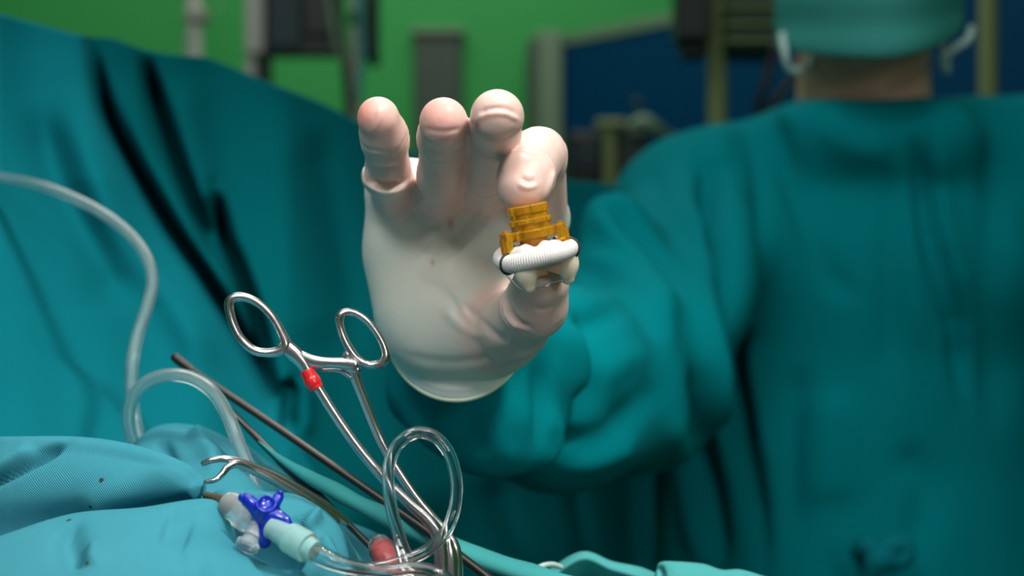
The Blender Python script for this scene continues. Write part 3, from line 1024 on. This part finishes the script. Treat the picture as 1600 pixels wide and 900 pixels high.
# cap over the hair
f = Field((0.20, 1.16, 1.60), (0.44, 1.42, 1.78), 0.005)
f.cap((CX, 1.288, 1.665), (CX, 1.282, 1.66), .090, .089, .02)
V, Q = f.mesh()
V[:, 2] = np.maximum(V[:, 2], 1.655 + (V[:, 1] - 1.20) * -0.15)
mesh_np('cap', V, Q, M['cap'], surgeon)
for s in (-1, 1):   # eyes
    V, Q = lathe_data([(0.0005, -0.010), (0.006, -0.008), (0.0095, -0.003), (0.0095, 0.003), (0.006, 0.008), (0.0005, 0.010)], 16)
    mesh_np('eye', V[:, [0, 2, 1]] + np.array([CX + s * .031, 1.205, 1.640]), Q, M['loop'], surgeon)

# ------------------------------------------------------------------ gloved right hand
NC = np.array([0, 1.0, 0])


def hand():
    f = Field((-0.085, 0.505, 1.225), (0.035, 0.715, 1.405), 0.0008)
    # palm: rays from the heel of the hand to the knuckles
    for a, b, ra, rb in (
        (P(668, 490, .645), P(619, 300, .630), .0175, .0142),
        (P(695, 495, .645), P(684, 310, .630), .0185, .0145),
        (P(725, 495, .645), P(752, 310, .630), .0185, .0145),
        (P(755, 485, .645), P(836, 335, .630), .0185, .0145),
    ):
        f.cap(a, b, ra, rb, .018)
    f.cap(P(640, 400, .636), P(664, 475, .632), .018, .020, .018)      # little-finger heel
    f.cap(P(745, 495, .626), P(795, 500, .610), .0215, .0175, .018)    # ball of the thumb
    f.cap(P(690, 512, .622), P(742, 514, .618), .0195, .0195, .020)      # heel
    f.cap(P(716, 470, .652), P(730, 540, .705), .026, .026, .010)      # wrist
    f.cap(P(790, 400, .644), P(800, 470, .636), .015, .015, .018)      # web towards the thumb
    lip = [P(577, 262, .612), P(577, 280, .600), P(588, 292, .592), P(606, 297, .590), P(626, 293, .592), P(642, 280, .602)]
    lip = catmull(lip, 16)
    for a, b in zip(lip[:-1], lip[1:]):
        f.cap(a, b, .0017, .0017, .005)

    fingers = {
        'little': ([P(621, 318, .626), P(607, 268, .594), P(601, 215, .571), P(591, 184, .560)], [.0104, .0090, .0092, .0084]),
        'ring': ([P(685, 318, .626), P(690, 272, .586), P(693, 214, .558), P(693, 190, .536)], [.0110, .0096, .0098, .0092]),
        'middle': ([P(757, 312, .626), P(762, 268, .586), P(772, 206, .553), P(777, 182, .525)], [.0112, .0100, .0099, .0101]),
        'index': ([P(848, 345, .624), P(842, 243, .584), P(822, 277, .548), P(816, 294, .541)], [.0112, .0110, .0106, .0095]),
        'thumb': ([P(772, 520, .618), P(804, 508, .590), P(836, 478, .560), P(846, 440, .549)], [.0170, .0140, .0122, .0110]),
    }
    tips = {}
    for nm, (J, R) in fingers.items():
        J = [np.array(j) for j in J]
        m = .035
        lo = np.min(J, 0) - m; hi = np.max(J, 0) + m
        sl, X, Y, Z = f.box(lo, hi)
        D = np.full(np.broadcast(X, Y, Z).shape, .06, np.float32)
        for i in range(3):
            D = smin(D, Field.cap_d(X, Y, Z, J[i], J[i + 1], R[i], R[i + 1]), .005)
        # pulp of the fingertip
        pd = J[3] - J[2]; pd = pd / np.linalg.norm(pd)
        # crease wrinkles at the joints
        for i in (1, 2):
            tdir = J[min(i + 1, 3)] - J[i - 1]; tdir = tdir / np.linalg.norm(tdir)
            s = (X - J[i][0]) * tdir[0] + (Y - J[i][1]) * tdir[1] + (Z - J[i][2]) * tdir[2]
            rr = np.sqrt((X - J[i][0]) ** 2 + (Y - J[i][1]) ** 2 + (Z - J[i][2]) ** 2)
            win = np.exp(-(rr / .014) ** 4)
            wob = .0012 * np.sin(X * 420 + i) + .0008 * np.sin(Z * 600)
            for s0, am in ((-.0032, .0004), (0.0002, .0011), (.0036, .0006)):
                D = D + am * win * np.exp(-((s + wob - s0) / .0011) ** 2)
        db = np.sqrt((X - J[0][0]) ** 2 + (Y - J[0][1]) ** 2 + (Z - J[0][2]) ** 2)
        kk = .0016 + (.008 if nm != 'thumb' else .014) * np.exp(-(db / .018) ** 2)
        f.F[sl] = smin(f.F[sl], D, kk)
        tips[nm] = (J, R)
    V, Q = f.mesh()
    N = vert_normals(V, Q)
    strokes = [
        # loose rubber: ridges running from the finger roots over the palm
        ([(735, 300), (700, 345), (655, 395)], 7, 0.0016),
        ([(785, 330), (740, 375), (690, 425)], 8, 0.0015),
        ([(760, 315), (720, 360), (675, 410)], 7, -0.0012),
        ([(668, 305), (645, 330)], 7, 0.0012),
        # roll of rubber round the base of the little finger
        ([(571, 262), (577, 285), (600, 299), (625, 296), (641, 284)], 5, 0.0022),
        ([(577, 276), (600, 290), (632, 284)], 4, -0.0016),
        ([(580, 258), (600, 264), (628, 258)], 3.5, -0.0010),
        # palm lines
        ([(640, 425), (690, 445), (720, 490)], 5, -0.0006),
        ([(720, 470), (770, 520), (800, 535)], 7, -0.0010),
        ([(690, 480), (720, 510), (760, 530)], 8, 0.0008),
        # thumb joint folds
        ([(790, 450), (795, 485), (812, 505), (830, 512)], 5, -0.0016),
        ([(783, 460), (790, 495), (815, 518)], 6, 0.0012),
        ([(835, 482), (850, 484), (868, 476)], 4, -0.0007),
        # middle fingertip: folded end of the glove
        ([(745, 178), (765, 170), (790, 170), (812, 182)], 4, -0.0009),
        ([(742, 188), (765, 178), (792, 178), (815, 190)], 4, 0.0008),
        ([(742, 205), (765, 217), (790, 217), (812, 203)], 4, -0.0006),
        # ring fingertip crescent
        ([(660, 200), (690, 206), (725, 200)], 4, -0.0005),
        ([(663, 228), (690, 238), (728, 230)], 3.5, -0.0006),
        ([(657, 205), (675, 222), (705, 228), (730, 215)], 4, 0.0006),
        # little finger seam
        ([(592, 168), (592, 185), (580, 210)], 3, 0.0007),
        # index
        ([(812, 275), (826, 284), (838, 280)], 4, -0.0009),
        ([(808, 286), (824, 293), (842, 288)], 4, 0.0007),
        ([(868, 262), (858, 290), (852, 320)], 4, 0.0012),
        # heel of the hand
        ([(620, 552), (690, 566), (760, 560), (810, 540)], 8, -0.0006),
    ]
    V = sculpt(V, N, strokes)
    # tint: pink where the finger fills the rubber, pale where it hangs loose
    pale = np.array([0.66, 0.67, 0.61]); pink = np.array([0.77, 0.555, 0.495]); red = np.array([0.86, 0.36, 0.30])
    Cc = np.tile(pale, (len(V), 1))
    for nm, (J, R) in tips.items():
        dmin = np.full(len(V), 1e9)
        for i in range(3):
            ab = J[i + 1] - J[i]
            t = np.clip(((V - J[i]) @ ab) / (ab @ ab), 0.45 if i == 0 else 0, 1)
            dmin = np.minimum(dmin, np.linalg.norm(V - (J[i] + t[:, None] * ab), axis=1) - R[i])
        w = np.clip(1 - (dmin - .001) / .005, 0, 1)[:, None]
        w = w * (0.85 if nm == 'thumb' else 1.0)
        Cc = Cc * (1 - w) + pink * w
        if nm in ('little', 'ring'):  # red tips; light glowing through the little finger's left is painted in
            off = np.array([-.006, -.004, .002]) if nm == 'little' else np.array([-.002, -.006, .003])
            dt = np.linalg.norm(V - (J[3] + off), axis=1)
            w = (np.exp(-(dt / .0095) ** 2) * (0.95 if nm == 'little' else 0.75))[:, None]
            Cc = Cc * (1 - w) + red * w
        else:
            dt = np.linalg.norm(V - J[3], axis=1)
            w = (np.exp(-(dt / .010) ** 2) * 0.10)[:, None]
            Cc = Cc * (1 - w) + red * w
    # small smears of blood
    px, py = project(V)
    for sx, sy, r, a in ((745, 196, 5, .8), (738, 190, 3, .6), (704, 350, 5, .6), (676, 410, 3, .5), (760, 178, 4, .25)):
        w = (np.exp(-(((px - sx) / r) ** 2 + ((py - sy) / (r * 1.6)) ** 2)) * a)[:, None]
        Cc = Cc * (1 - w) + np.array([0.35, 0.10, 0.10]) * w
    o = mesh_np('glove', V, Q, M['glove'], surgeon, colors=Cc)
    o['label'] = 'off-white rubber glove on the raised right hand'
    return o


glove = hand()


def glove_cuff():
    ax = EL_R - WR_R; ax = ax / np.linalg.norm(ax)
    ax = np.array([0.16, 0.97, -0.10]); ax /= np.linalg.norm(ax)
    u = np.cross(ax, np.array([0, 0, 1.0])); u /= np.linalg.norm(u)
    v = np.cross(u, ax)
    rings = [(P(714, 462, .640), .0290), (P(714, 474, .642), .0308), (P(715, 486, .645), .0324), (P(715, 496, .649), .0336), (P(716, 503, .654), .0344)]
    seg = 96
    C = catmull(np.array([np.append(c, r) for c, r in rings]), 26)
    V = []
    for i, c in enumerate(C):
        for j in range(seg):
            a = 2 * math.pi * j / seg
            r = c[3] * (1 + 0.006 * math.sin(3 * a + i * 0.2) + 0.012 * math.sin(i * 0.9 + 0.6 * math.sin(2 * a)) * (i / 26))
            V.append(c[:3] + (u * math.cos(a) + v * math.sin(a)) * r * 0.975 + UY * (0.020 + 0.012 * i / 25) * math.sin(a))
    Q = [(i * seg + j, i * seg + (j + 1) % seg, (i + 1) * seg + (j + 1) % seg, (i + 1) * seg + j) for i in range(25) for j in range(seg)]
    o = mesh_np('glove_cuff', np.array(V), Q, M['cuff'], glove)
    c = C[-1]
    pts = [c[:3] + (u * math.cos(a) + v * math.sin(a)) * c[3] * 0.978 * (1 + 0.006 * math.sin(3 * a + 5)) + UY * 0.032 * math.sin(a) for a in np.linspace(0, 2 * math.pi, 40, endpoint=False)]
    tube('cuff_bead', pts, 0.0009, mat('bead_latex', (0.78, 0.85, 0.66), 0.4), glove, closed=True, n=160, seg=8)


glove_cuff()


def left_glove():
    f = Field((0.48, 0.84, 0.98), (0.64, 1.03, 1.12), 0.0022)
    w = WR_L
    f.cap(w, w + np.array([-.01, -.05, -.005]), .027, .026, .01)
    f.cap(w + np.array([-.02, -.05, -.005]), w + np.array([.015, -.05, -.005]), .022, .022, .02)
    for k, (dx, ln) in enumerate(((-.034, .060), (-.014, .072), (.006, .068), (.025, .052))):
        a = w + np.array([dx, -.075, -.005]); b = a + np.array([dx * .1, -ln * .5, .004]); c = b + np.array([0, -ln * .4, -.016])
        f.cap(a, b, .0105, .0098, .006); f.cap(b, c, .0098, .0085, .003)
    a = w + np.array([-.028, -.035, -.006]); b = w + np.array([-.052, -.065, -.012]); c = w + np.array([-.056, -.09, -.018])
    f.cap(a, b, .014, .012, .01); f.cap(b, c, .012, .009, .004)
    V, Q = f.mesh()
    mesh_np('glove', V, Q, M['glove'], surgeon, colors=np.tile(np.array([.74, .68, .60]), (len(V), 1)))


left_glove()

# ------------------------------------------------------------------ the heart valve in its amber holder
VC = P(838, 399, 0.534)
rt = math.radians(10.5); ti = math.radians(5)
ex = np.array([math.cos(rt), 0, math.sin(rt)])
ez = np.array([-math.sin(rt) * math.cos(ti), -math.sin(ti), math.cos(rt) * math.cos(ti)])
ey = np.cross(ez, ex)
LM = np.stack([ex, ey, ez])


def loc(V):
    return (np.asarray(V, float) * 1.06) @ LM + VC


valve = thing('heart_valve', 'artificial heart valve with white sewing ring and amber plastic holder, pinched in the glove', 'heart valve', tuple(VC))


def vpart(name, V, Q, m, parent=valve, smooth=True):
    return mesh_np(name, loc(V), Q, m, parent, smooth)


# sewing ring with fine ribs
Rr, rr_ = .0124, .0032
nA, nB = 800, 18
V = []
for i in range(nA):
    a = 2 * math.pi * i / nA
    rib = 1 + 0.032 * math.cos(a * 100) + 0.03 * math.sin(3 * a + 1) + 0.02 * math.sin(5 * a)
    zc = 0.0010 * math.cos(2 * a + 0.5) + 0.0006 * math.sin(3 * a)
    for j in range(nB):
        b = 2 * math.pi * j / nB
        r = rr_ * rib
        V.append(((Rr + r * math.cos(b)) * math.cos(a), (Rr + r * math.cos(b)) * math.sin(a), zc + r * 1.02 * math.sin(b)))
Q = [(i * nB + j, ((i + 1) % nA) * nB + j, ((i + 1) % nA) * nB + (j + 1) % nB, i * nB + (j + 1) % nB) for i in range(nA) for j in range(nB)]
ring = vpart('sewing_ring', V, Q, M['ring_cloth'])
ring['label'] = 'ribbed white cloth sewing ring'
for a in (math.radians(214), math.radians(-14), math.radians(90)):
    pts = [((Rr + .0036 * math.cos(b)) * math.cos(a + .04 * math.sin(b)), (Rr + .0036 * math.cos(b)) * math.sin(a + .04 * math.sin(b)), 0.0010 * math.cos(2 * a + .5) + 0.0006 * math.sin(3 * a) + .0036 * math.sin(b)) for b in np.linspace(0, 2 * math.pi, 16, endpoint=False)]
    V, Q = tube_data(pts, .00042, seg=8, n=48, closed=True)
    vpart('stitch', V, Q, M['thread'], ring)
# white cloth cone inside the ring
V, Q = lathe_data([(.0125, .0010), (.0120, .0028), (.0108, .0038), (.0092, .0044), (.0078, .0046)], 60)
for v in V:
    a = math.atan2(v[1], v[0]); v[2] += .0006 * math.sin(5 * a) + .0004 * math.sin(9 * a)
vpart('cloth_cuff', V, Q, M['ring_cloth'])

# holder: stepped, notched discs of amber plastic
def stepped(prof, notch_n, notch_d, seg=72):
    V, Q = lathe_data(prof, seg)
    for v in V:
        a = math.atan2(v[1], v[0])
        if notch_n and math.cos(a * notch_n) > 0.55 and math.hypot(v[0], v[1]) > .004:
            s = 1 - notch_d / max(math.hypot(v[0], v[1]), 1e-6)
            v[0] *= s; v[1] *= s
    return V, Q


V, Q = stepped([(.0003, .0064), (.0088, .0064), (.0090, .0067), (.0090, .0092), (.0086, .0096), (.0073, .0098), (.0073, .0114), (.0003, .0114)], 6, .0007)
hold = vpart('holder_disc', V, Q, M['amber'], smooth=False)
hold['label'] = 'lower amber plastic disc of the holder'
V, Q = stepped([(.0003, .0116), (.0078, .0116), (.0080, .0120), (.0080, .0132), (.0069, .0136), (.0069, .0152), (.0075, .0155), (.0075, .0180), (.0066, .0184), (.0003, .0184)], 8, .0006)
vpart('holder_knob', V, Q, M['amber'], smooth=False)['label'] = 'upper amber plastic knob of the holder'
for a in (math.radians(-152), math.radians(-18), math.radians(95)):
    bm = bmesh.new()
    box_bm(bm, (.0065, -.0022, .0070), (.0118, .0022, .0096), .0003)
    box_bm(bm, (.0096, -.0026, -.0005), (.0122, .0026, .0100), .0004)
    box_bm(bm, (.0118, -.0012, .0005), (.0132, .0012, .0080), .0003)
    box_bm(bm, (.0100, -.0010, .0098), (.0116, .0010, .0108), .0002)
    bm.transform(Matrix.Rotation(a, 4, 'Z'))
    me = bpy.data.meshes.new('holder_leg')
    bm.to_mesh(me); bm.free()
    for v in me.vertices:
        v.co = Vector(loc(np.array(v.co)))
    link('holder_leg', me, M['amber'], valve, smooth=False)
# core and tissue leaflets below the ring
V, Q = lathe_data([(.0002, -.0075), (.0030, -.0074), (.0040, -.0066), (.0042, -.0020), (.0050, .0010), (.0050, .0060)], 32)
vpart('holder_core', V, Q, M['tan'])
posts = [math.radians(-118), math.radians(-12), math.radians(110)]
for a in posts:
    V, Q = tube_data([(.0108 * math.cos(a), .0108 * math.sin(a), -.0030), (.0107 * math.cos(a), .0107 * math.sin(a), -.0052), (.0102 * math.cos(a), .0102 * math.sin(a), -.0075), (.0098 * math.cos(a), .0098 * math.sin(a), -.0098)],
                     [.0040, .0040, .0035, .0025], seg=18, n=24, flat=0.8)
    po = vpart('stent_post', V, Q, M['ivory'])
    V, Q = tube_data([(.0140 * math.cos(a + .06), .0140 * math.sin(a + .06), -.0030), (.0128 * math.cos(a + .06), .0128 * math.sin(a + .06), -.0050), (.0120 * math.cos(a + .05), .0120 * math.sin(a + .05), -.0074)], .00022, seg=6, n=12)
    vpart('suture', V, Q, M['thread'], po)
for k in range(3):
    a0, a1 = posts[k], posts[(k + 1) % 3]
    if a1 < a0:
        a1 += 2 * math.pi
    n1, n2 = 24, 12
    V = []
    for i in range(n1):
        u = i / (n1 - 1)
        a = a0 + (a1 - a0) * u
        sag = math.sin(math.pi * u)
        for j in range(n2):
            v = j / (n2 - 1)
            r = .0105 - (.0062 * sag) * v ** 1.5
            z = -.0005 - (.0092 - .0040 * sag) * v
            V.append((r * math.cos(a), r * math.sin(a), z))
    Q = [(i * n2 + j, i * n2 + j + 1, (i + 1) * n2 + j + 1, (i + 1) * n2 + j) for i in range(n1 - 1) for j in range(n2 - 1)]
    vpart('leaflet', V, Q, M['leaflet'])
# clear plastic keel joining the posts
pts = [(-.0118, -.004, -.0045), (-.0085, -.0088, -.0095), (-.0060, -.0095, -.0108), (.002, -.0085, -.0104), (.0095, -.0050, -.0098), (.0128, -.0020, -.0080), (.0140, .0010, -.0040)]
V, Q = tube_data(pts, .00042, seg=8, n=60)
vpart('clear_thread', V, Q, M['clear'])

# ------------------------------------------------------------------ instruments
DF = 0.525
fx = thing('ring_forceps', 'large steel forceps with finger rings and red band on one shank', 'forceps', tuple(P(700, 880, DF)))


def at(pts, d=DF, dz=0.0):
    return [P(p[0], p[1], d + (p[2] if len(p) > 2 else 0) + dz) for p in pts]


armA = tube('handle', at([(446, 541), (458, 551), (470, 563), (481, 580), (503, 616), (530, 658), (562, 703), (600, 748), (640, 787), (668, 812), (683, 834), (689, 862), (690, 905), (692, 960)]),
            [.0027, .0029, .0027, .0022, .0018, .0018, .0019, .0020, .0021, .0023, .0026, .0027, .0026, .0026], M['steel'], fx, n=110, seg=16, flat=0.85)
armA['label'] = 'polished steel handle with red band'
tube('finger_ring', at([(359, 487), (359, 472), (370, 464), (388, 466), (408, 477), (427, 497), (440, 520), (447, 540), (436, 549), (416, 551), (396, 547), (378, 531), (366, 510)]),
     [.0017, .0019, .0018, .0016, .0015, .0015, .0017, .0021, .0020, .0017, .0017, .0016, .0016], M['steel'], armA, closed=True, n=120, seg=16, flat=1.35)
tube('ratchet_bar', at([(470, 557), (492, 566), (515, 567), (535, 568), (553, 570)]), [.0022, .0024, .0020, .0022, .0020], M['steel'], armA, n=30, seg=14, flat=0.7)
tube('red_band', at([(479, 578), (484, 588), (490, 598), (495, 607)]), [.0026, .0028, .0028, .0026], M['red'], armA, n=24, seg=20, round_ends=False)
tube('red_band_edge', at([(487.5, 594), (489.5, 598)]), .0031, M['red'], armA, n=6, seg=20)
armB = tube('handle', at([(545, 556, .004), (551, 572, .004), (556, 592, .004), (573, 636, .005), (592, 682, .006), (616, 727, .006), (648, 775, .006), (680, 814, .006), (700, 838, .005), (711, 862, .004), (714, 905, .004), (714, 960, .004)]),
            [.0026, .0028, .0020, .0017, .0017, .0018, .0018, .0020, .0022, .0024, .0024, .0024], M['steel'], fx, n=110, seg=16, flat=0.85)
tube('finger_ring', at([(531, 508), (531, 495), (541, 488), (556, 490), (574, 502), (590, 522), (601, 544), (602, 560), (592, 569), (576, 570), (560, 562), (547, 546), (537, 527)], dz=.003),
     [.0015, .0018, .0016, .0014, .0014, .0014, .0016, .0019, .0018, .0015, .0015, .0016, .0015], M['steel'], armB, closed=True, n=120, seg=16, flat=1.35)
tube('ratchet_bar', at([(522, 571, .004), (540, 573, .003), (556, 578, .003)]), [.0014, .0018, .0020], M['steel'], armB, n=20, seg=12, flat=0.7)
tube('ratchet_spur', at([(505, 578, .004), (530, 579, .003), (548, 590, .003)]), [.0007, .0009, .0008], M['steel'], armB, n=20, seg=10)
tube('box_lock', at([(700, 848, .002), (702, 880, .002), (703, 960, .002)]), [.0020, .0034, .0036], M['steel'], fx, n=20, seg=16, flat=0.8)

# clear looped tubing
o = tube('clear_tubing', at([(662, 960, -.01), (645, 895, -.008), (628, 850, -.008), (614, 805, -.008), (607, 760, -.008), (609, 722, -.008), (624, 692, -.008), (652, 676, -.007), (682, 684, -.006), (703, 712, -.006), (713, 752, -.006), (711, 790, -.007), (702, 820, -.009), (688, 842, -.010), (664, 862, -.011), (636, 874, -.012), (606, 884, -.012), (580, 888, -.012)]),
         .0023, M['clear'], None, n=180, seg=18, inner=0.62)
tag(o, 'clear plastic tube looping beside the large forceps', 'tubing')
# milky tubes
o = tube('milky_tubing', [P(-160, 262, .86), P(-60, 268, .85), P(0, 277, .83), P(65, 290, .81), P(130, 316, .79), P(185, 350, .77), P(224, 392, .75), P(238, 436, .73), P(230, 478, .715), P(216, 520, .70), P(208, 560, .69), P(206, 610, .685), P(212, 660, .68), P(226, 715, .67), P(235, 760, .665)],
         .0030, M['milky'], None, n=180, seg=18, inner=0.6)
tag(o, 'milky tube crossing the tall drape from the left edge', 'tubing')
o = tube('milky_tubing', [P(235, 740, .645), P(212, 700, .65), P(201, 662, .645), P(206, 625, .64), P(228, 598, .635), P(262, 586, .63), P(298, 590, .625), P(330, 610, .62), P(354, 645, .615), P(370, 685, .61), P(384, 720, .605), P(400, 765, .60)],
         .0030, M['milky'], None, n=160, seg=18, inner=0.6)
tag(o, 'milky tube curled in an arch over the crumpled cloth', 'tubing')

# dark rods
r = thing('suction_rod', 'long dark steel rod with rounded tip, highest of the two rods', 'surgical rod', tuple(P(600, 790, .60)))
tube('shaft', [P(292, 574, .655), P(340, 606, .645), P(430, 666, .63), P(520, 728, .615), P(610, 790, .60), P(670, 832, .59), P(760, 900, .575), P(820, 950, .565)],
     .0018, M['dark_steel'], r, n=40, seg=14)
tube('tip', [P(274, 559, .659), P(284, 567, .657), P(300, 579, .6535)], [.0022, .0023, .0020], M['dark_steel'], r, n=14, seg=14)
r = thing('steel_rod', 'dark steel rod running down beside the turquoise heap', 'surgical rod', tuple(P(520, 800, .58)))
tube('shaft', [P(352, 632, .635), P(390, 672, .63), P(432, 714, .62), P(478, 757, .605), P(530, 806, .59), P(580, 855, .575), P(640, 920, .56)],
     [.0014, .0015, .0019, .0022, .0015, .0014, .0014], M['dark_steel'], r, n=60, seg=14)
tube('sleeve', [P(438, 719, .618), P(466, 746, .608), P(482, 762, .603)], .0024, M['dark_steel'], r, n=14, seg=14)

# towel clamp gripping the cloth
c = thing('towel_clamp', 'steel clamp with two curved tips biting the turquoise fold', 'clamp', tuple(P(400, 740, .56)))
tube('jaw', [P(318, 724, .552), P(332, 719, .552), P(352, 717, .553), P(376, 722, .556), P(404, 734, .56), P(440, 750, .565), P(490, 780, .572), P(540, 815, .58)],
     [.0011, .0013, .0014, .0016, .0019, .0021, .0021, .0020], M['steel'], c, n=70, seg=14)
tube('jaw', [P(322, 753, .546), P(336, 750, .546), P(347, 741, .548), P(355, 731, .551), P(370, 725, .554), P(392, 733, .558), P(430, 752, .562), P(480, 782, .568), P(525, 815, .575)],
     [.0009, .0011, .0013, .0015, .0017, .0019, .0020, .0019, .0018], M['steel'], c, n=70, seg=14)

# stopcock
DS = 0.505
sc = thing('stopcock', 'three-way stopcock with bright blue handle lying on the turquoise cloth', 'stopcock', tuple(P(420, 810, DS)))


def lathe_on(name, a, b, prof, m, parent, seg=28, smooth=True):
    """prof: (fraction along a-b, radius)"""
    a, b = np.array(a), np.array(b)
    t = (b - a) / np.linalg.norm(b - a)
    u = np.cross(t, np.array([0, 1.0, 0.3])); u /= np.linalg.norm(u)
    v = np.cross(t, u)
    V, Q = [], []
    for f_, r_ in prof:
        for j in range(seg):
            an = 2 * math.pi * j / seg
            V.append(a + (b - a) * f_ + (u * math.cos(an) + v * math.sin(an)) * r_)
    for i in range(len(prof) - 1):
        for j in range(seg):
            Q.append((i * seg + j, i * seg + (j + 1) % seg, (i + 1) * seg + (j + 1) % seg, (i + 1) * seg + j))
    return mesh_np(name, np.array(V), Q, m, parent, smooth)


hb = lathe_on('blue_hub', P(416, 826, DS + .006), P(416, 786, DS - .006), [(0, .0002), (0, .0050), (.15, .0053), (.75, .0050), (.9, .0040), (1.0, .0036), (1.0, .0030), (.95, .0028), (.95, .0002)], M['blue'], sc)
tube('handle_wing', [P(410, 806, DS - .004), P(396, 790, DS - .004), P(384, 780, DS - .003), P(379, 778, DS - .003)], [.0034, .0027, .0024, .0017], M['blue'], hb, n=20, seg=14, flat=0.7)
tube('handle_wing', [P(424, 800, DS - .003), P(431, 785, DS), P(436, 775, DS + .002), P(438, 771, DS + .002)], [.0024, .0020, .0019, .0013], M['blue'], hb, n=20, seg=14, flat=0.7)
tube('handle_wing', [P(420, 810, DS - .005), P(436, 812, DS - .006), P(448, 818, DS - .007), P(452, 820, DS - .007)], [.0038, .0033, .0025, .0016], M['blue'], hb, n=20, seg=14, flat=0.7)
tube('handle_stem', [P(414, 815, DS - .002), P(414, 832, DS - .004), P(413, 846, DS - .004)], [.0038, .0029, .0026], M['blue'], hb, n=14, seg=14)
lathe_on('clear_port', P(404, 818, DS + .004), P(356, 786, DS + .014), [(0, .0002), (0, .0050), (.25, .0052), (.3, .0060), (.5, .0060), (.55, .0052), (.9, .0050), (1, .0046), (1, .0002)], M['port'], sc, 40, False)
sp = lathe_on('side_port', P(402, 822, DS - .002), P(384, 858, DS - .008), [(0, .0002), (0, .0034), (.5, .0034), (.55, .0030), (.72, .0030), (.75, .0044), (.9, .0044), (1, .0036), (1, .0002)], M['port'], sc, 40, False)
lathe_on('luer_lock', P(424, 824, DS - .006), P(492, 862, DS - .016), [(0, .0002), (0, .0040), (.40, .0042), (.40, .0052), (.84, .0054), (.84, .0042), (1, .0038), (1, .0002)], M['luer'], sc, 40, False)
for k in range(6):
    f0 = .46 + .06 * k
    q = P(424, 824, DS - .006) * (1 - f0) + P(492, 862, DS - .016) * f0
    q2 = P(424, 824, DS - .006) * (1 - f0 - .02) + P(492, 862, DS - .016) * (f0 + .02)
    lathe_on('grip_rib', q, q2, [(0, .0053), (.3, .0056), (.7, .0056), (1, .0053)], M['luer'], sc, 20)
tube('catheter_hub', [P(360, 788, DS + .013), P(342, 780, DS + .022), P(322, 774, DS + .036)], [.0030, .0020, .0014], mat('brown_hub', (0.10, 0.065, 0.03), 0.4), sc, n=14, seg=14)
o = tube('infusion_tubing', [P(482, 857, DS - .014), P(510, 873, DS - .018), P(540, 884, DS - .02), P(575, 890, DS - .02), P(610, 892, DS - .02), P(650, 888, DS - .02), P(690, 900, DS - .02), P(720, 930, DS - .02)],
         [.0036, .0034, .0028, .0024, .0024, .0024, .0024, .0024], M['clear'], None, n=90, seg=18, inner=0.6)
tag(o, 'clear tube leaving the stopcock along the bottom edge', 'tubing')

# red filled syringe end
rs = thing('blood_tube', 'small clear capped tube filled with red blood at the bottom edge', 'blood tube', tuple(P(615, 880, .515)))
A, B = P(590, 846, .535), P(640, 935, .515)
lathe_on('tube_wall', A, B, [(-.06, .0002), (-.05, .0020), (0, .0040), (.08, .0046), (.3, .0048), (1, .0048), (1, .0002)], M['pinktube'], rs)
lathe_on('blood', A, B, [(.05, .0002), (.07, .0036), (.3, .0044), (.99, .0044), (.99, .0002)], M['blood'], rs)
for k in range(9):
    f0 = .12 + .05 * k
    lathe_on('thread_ring', A * (1 - f0) + B * f0, A * (1 - f0 - .02) + B * (f0 + .02), [(0, .0046), (.5, .0051), (1, .0046)], M['pinktube'], rs, 20)
# thin steel pin and white cord in the lower middle
o = tube('thin_clip', [P(634, 905, .51), P(622, 862, .515), P(618, 838, .52), P(630, 862, .515), P(646, 905, .508)], .0009, M['steel'], None, n=40, seg=10)
tag(o, 'thin steel wire clip standing beside the blood tube', 'clip')
o = tube('white_cord', [P(812, 915, .62), P(828, 896, .62), P(846, 885, .62), P(862, 882, .625), P(876, 886, .63)], .0012, M['loop'], None, n=40, seg=10)
tag(o, 'white cord lying over the towel at the bottom edge', 'cord')
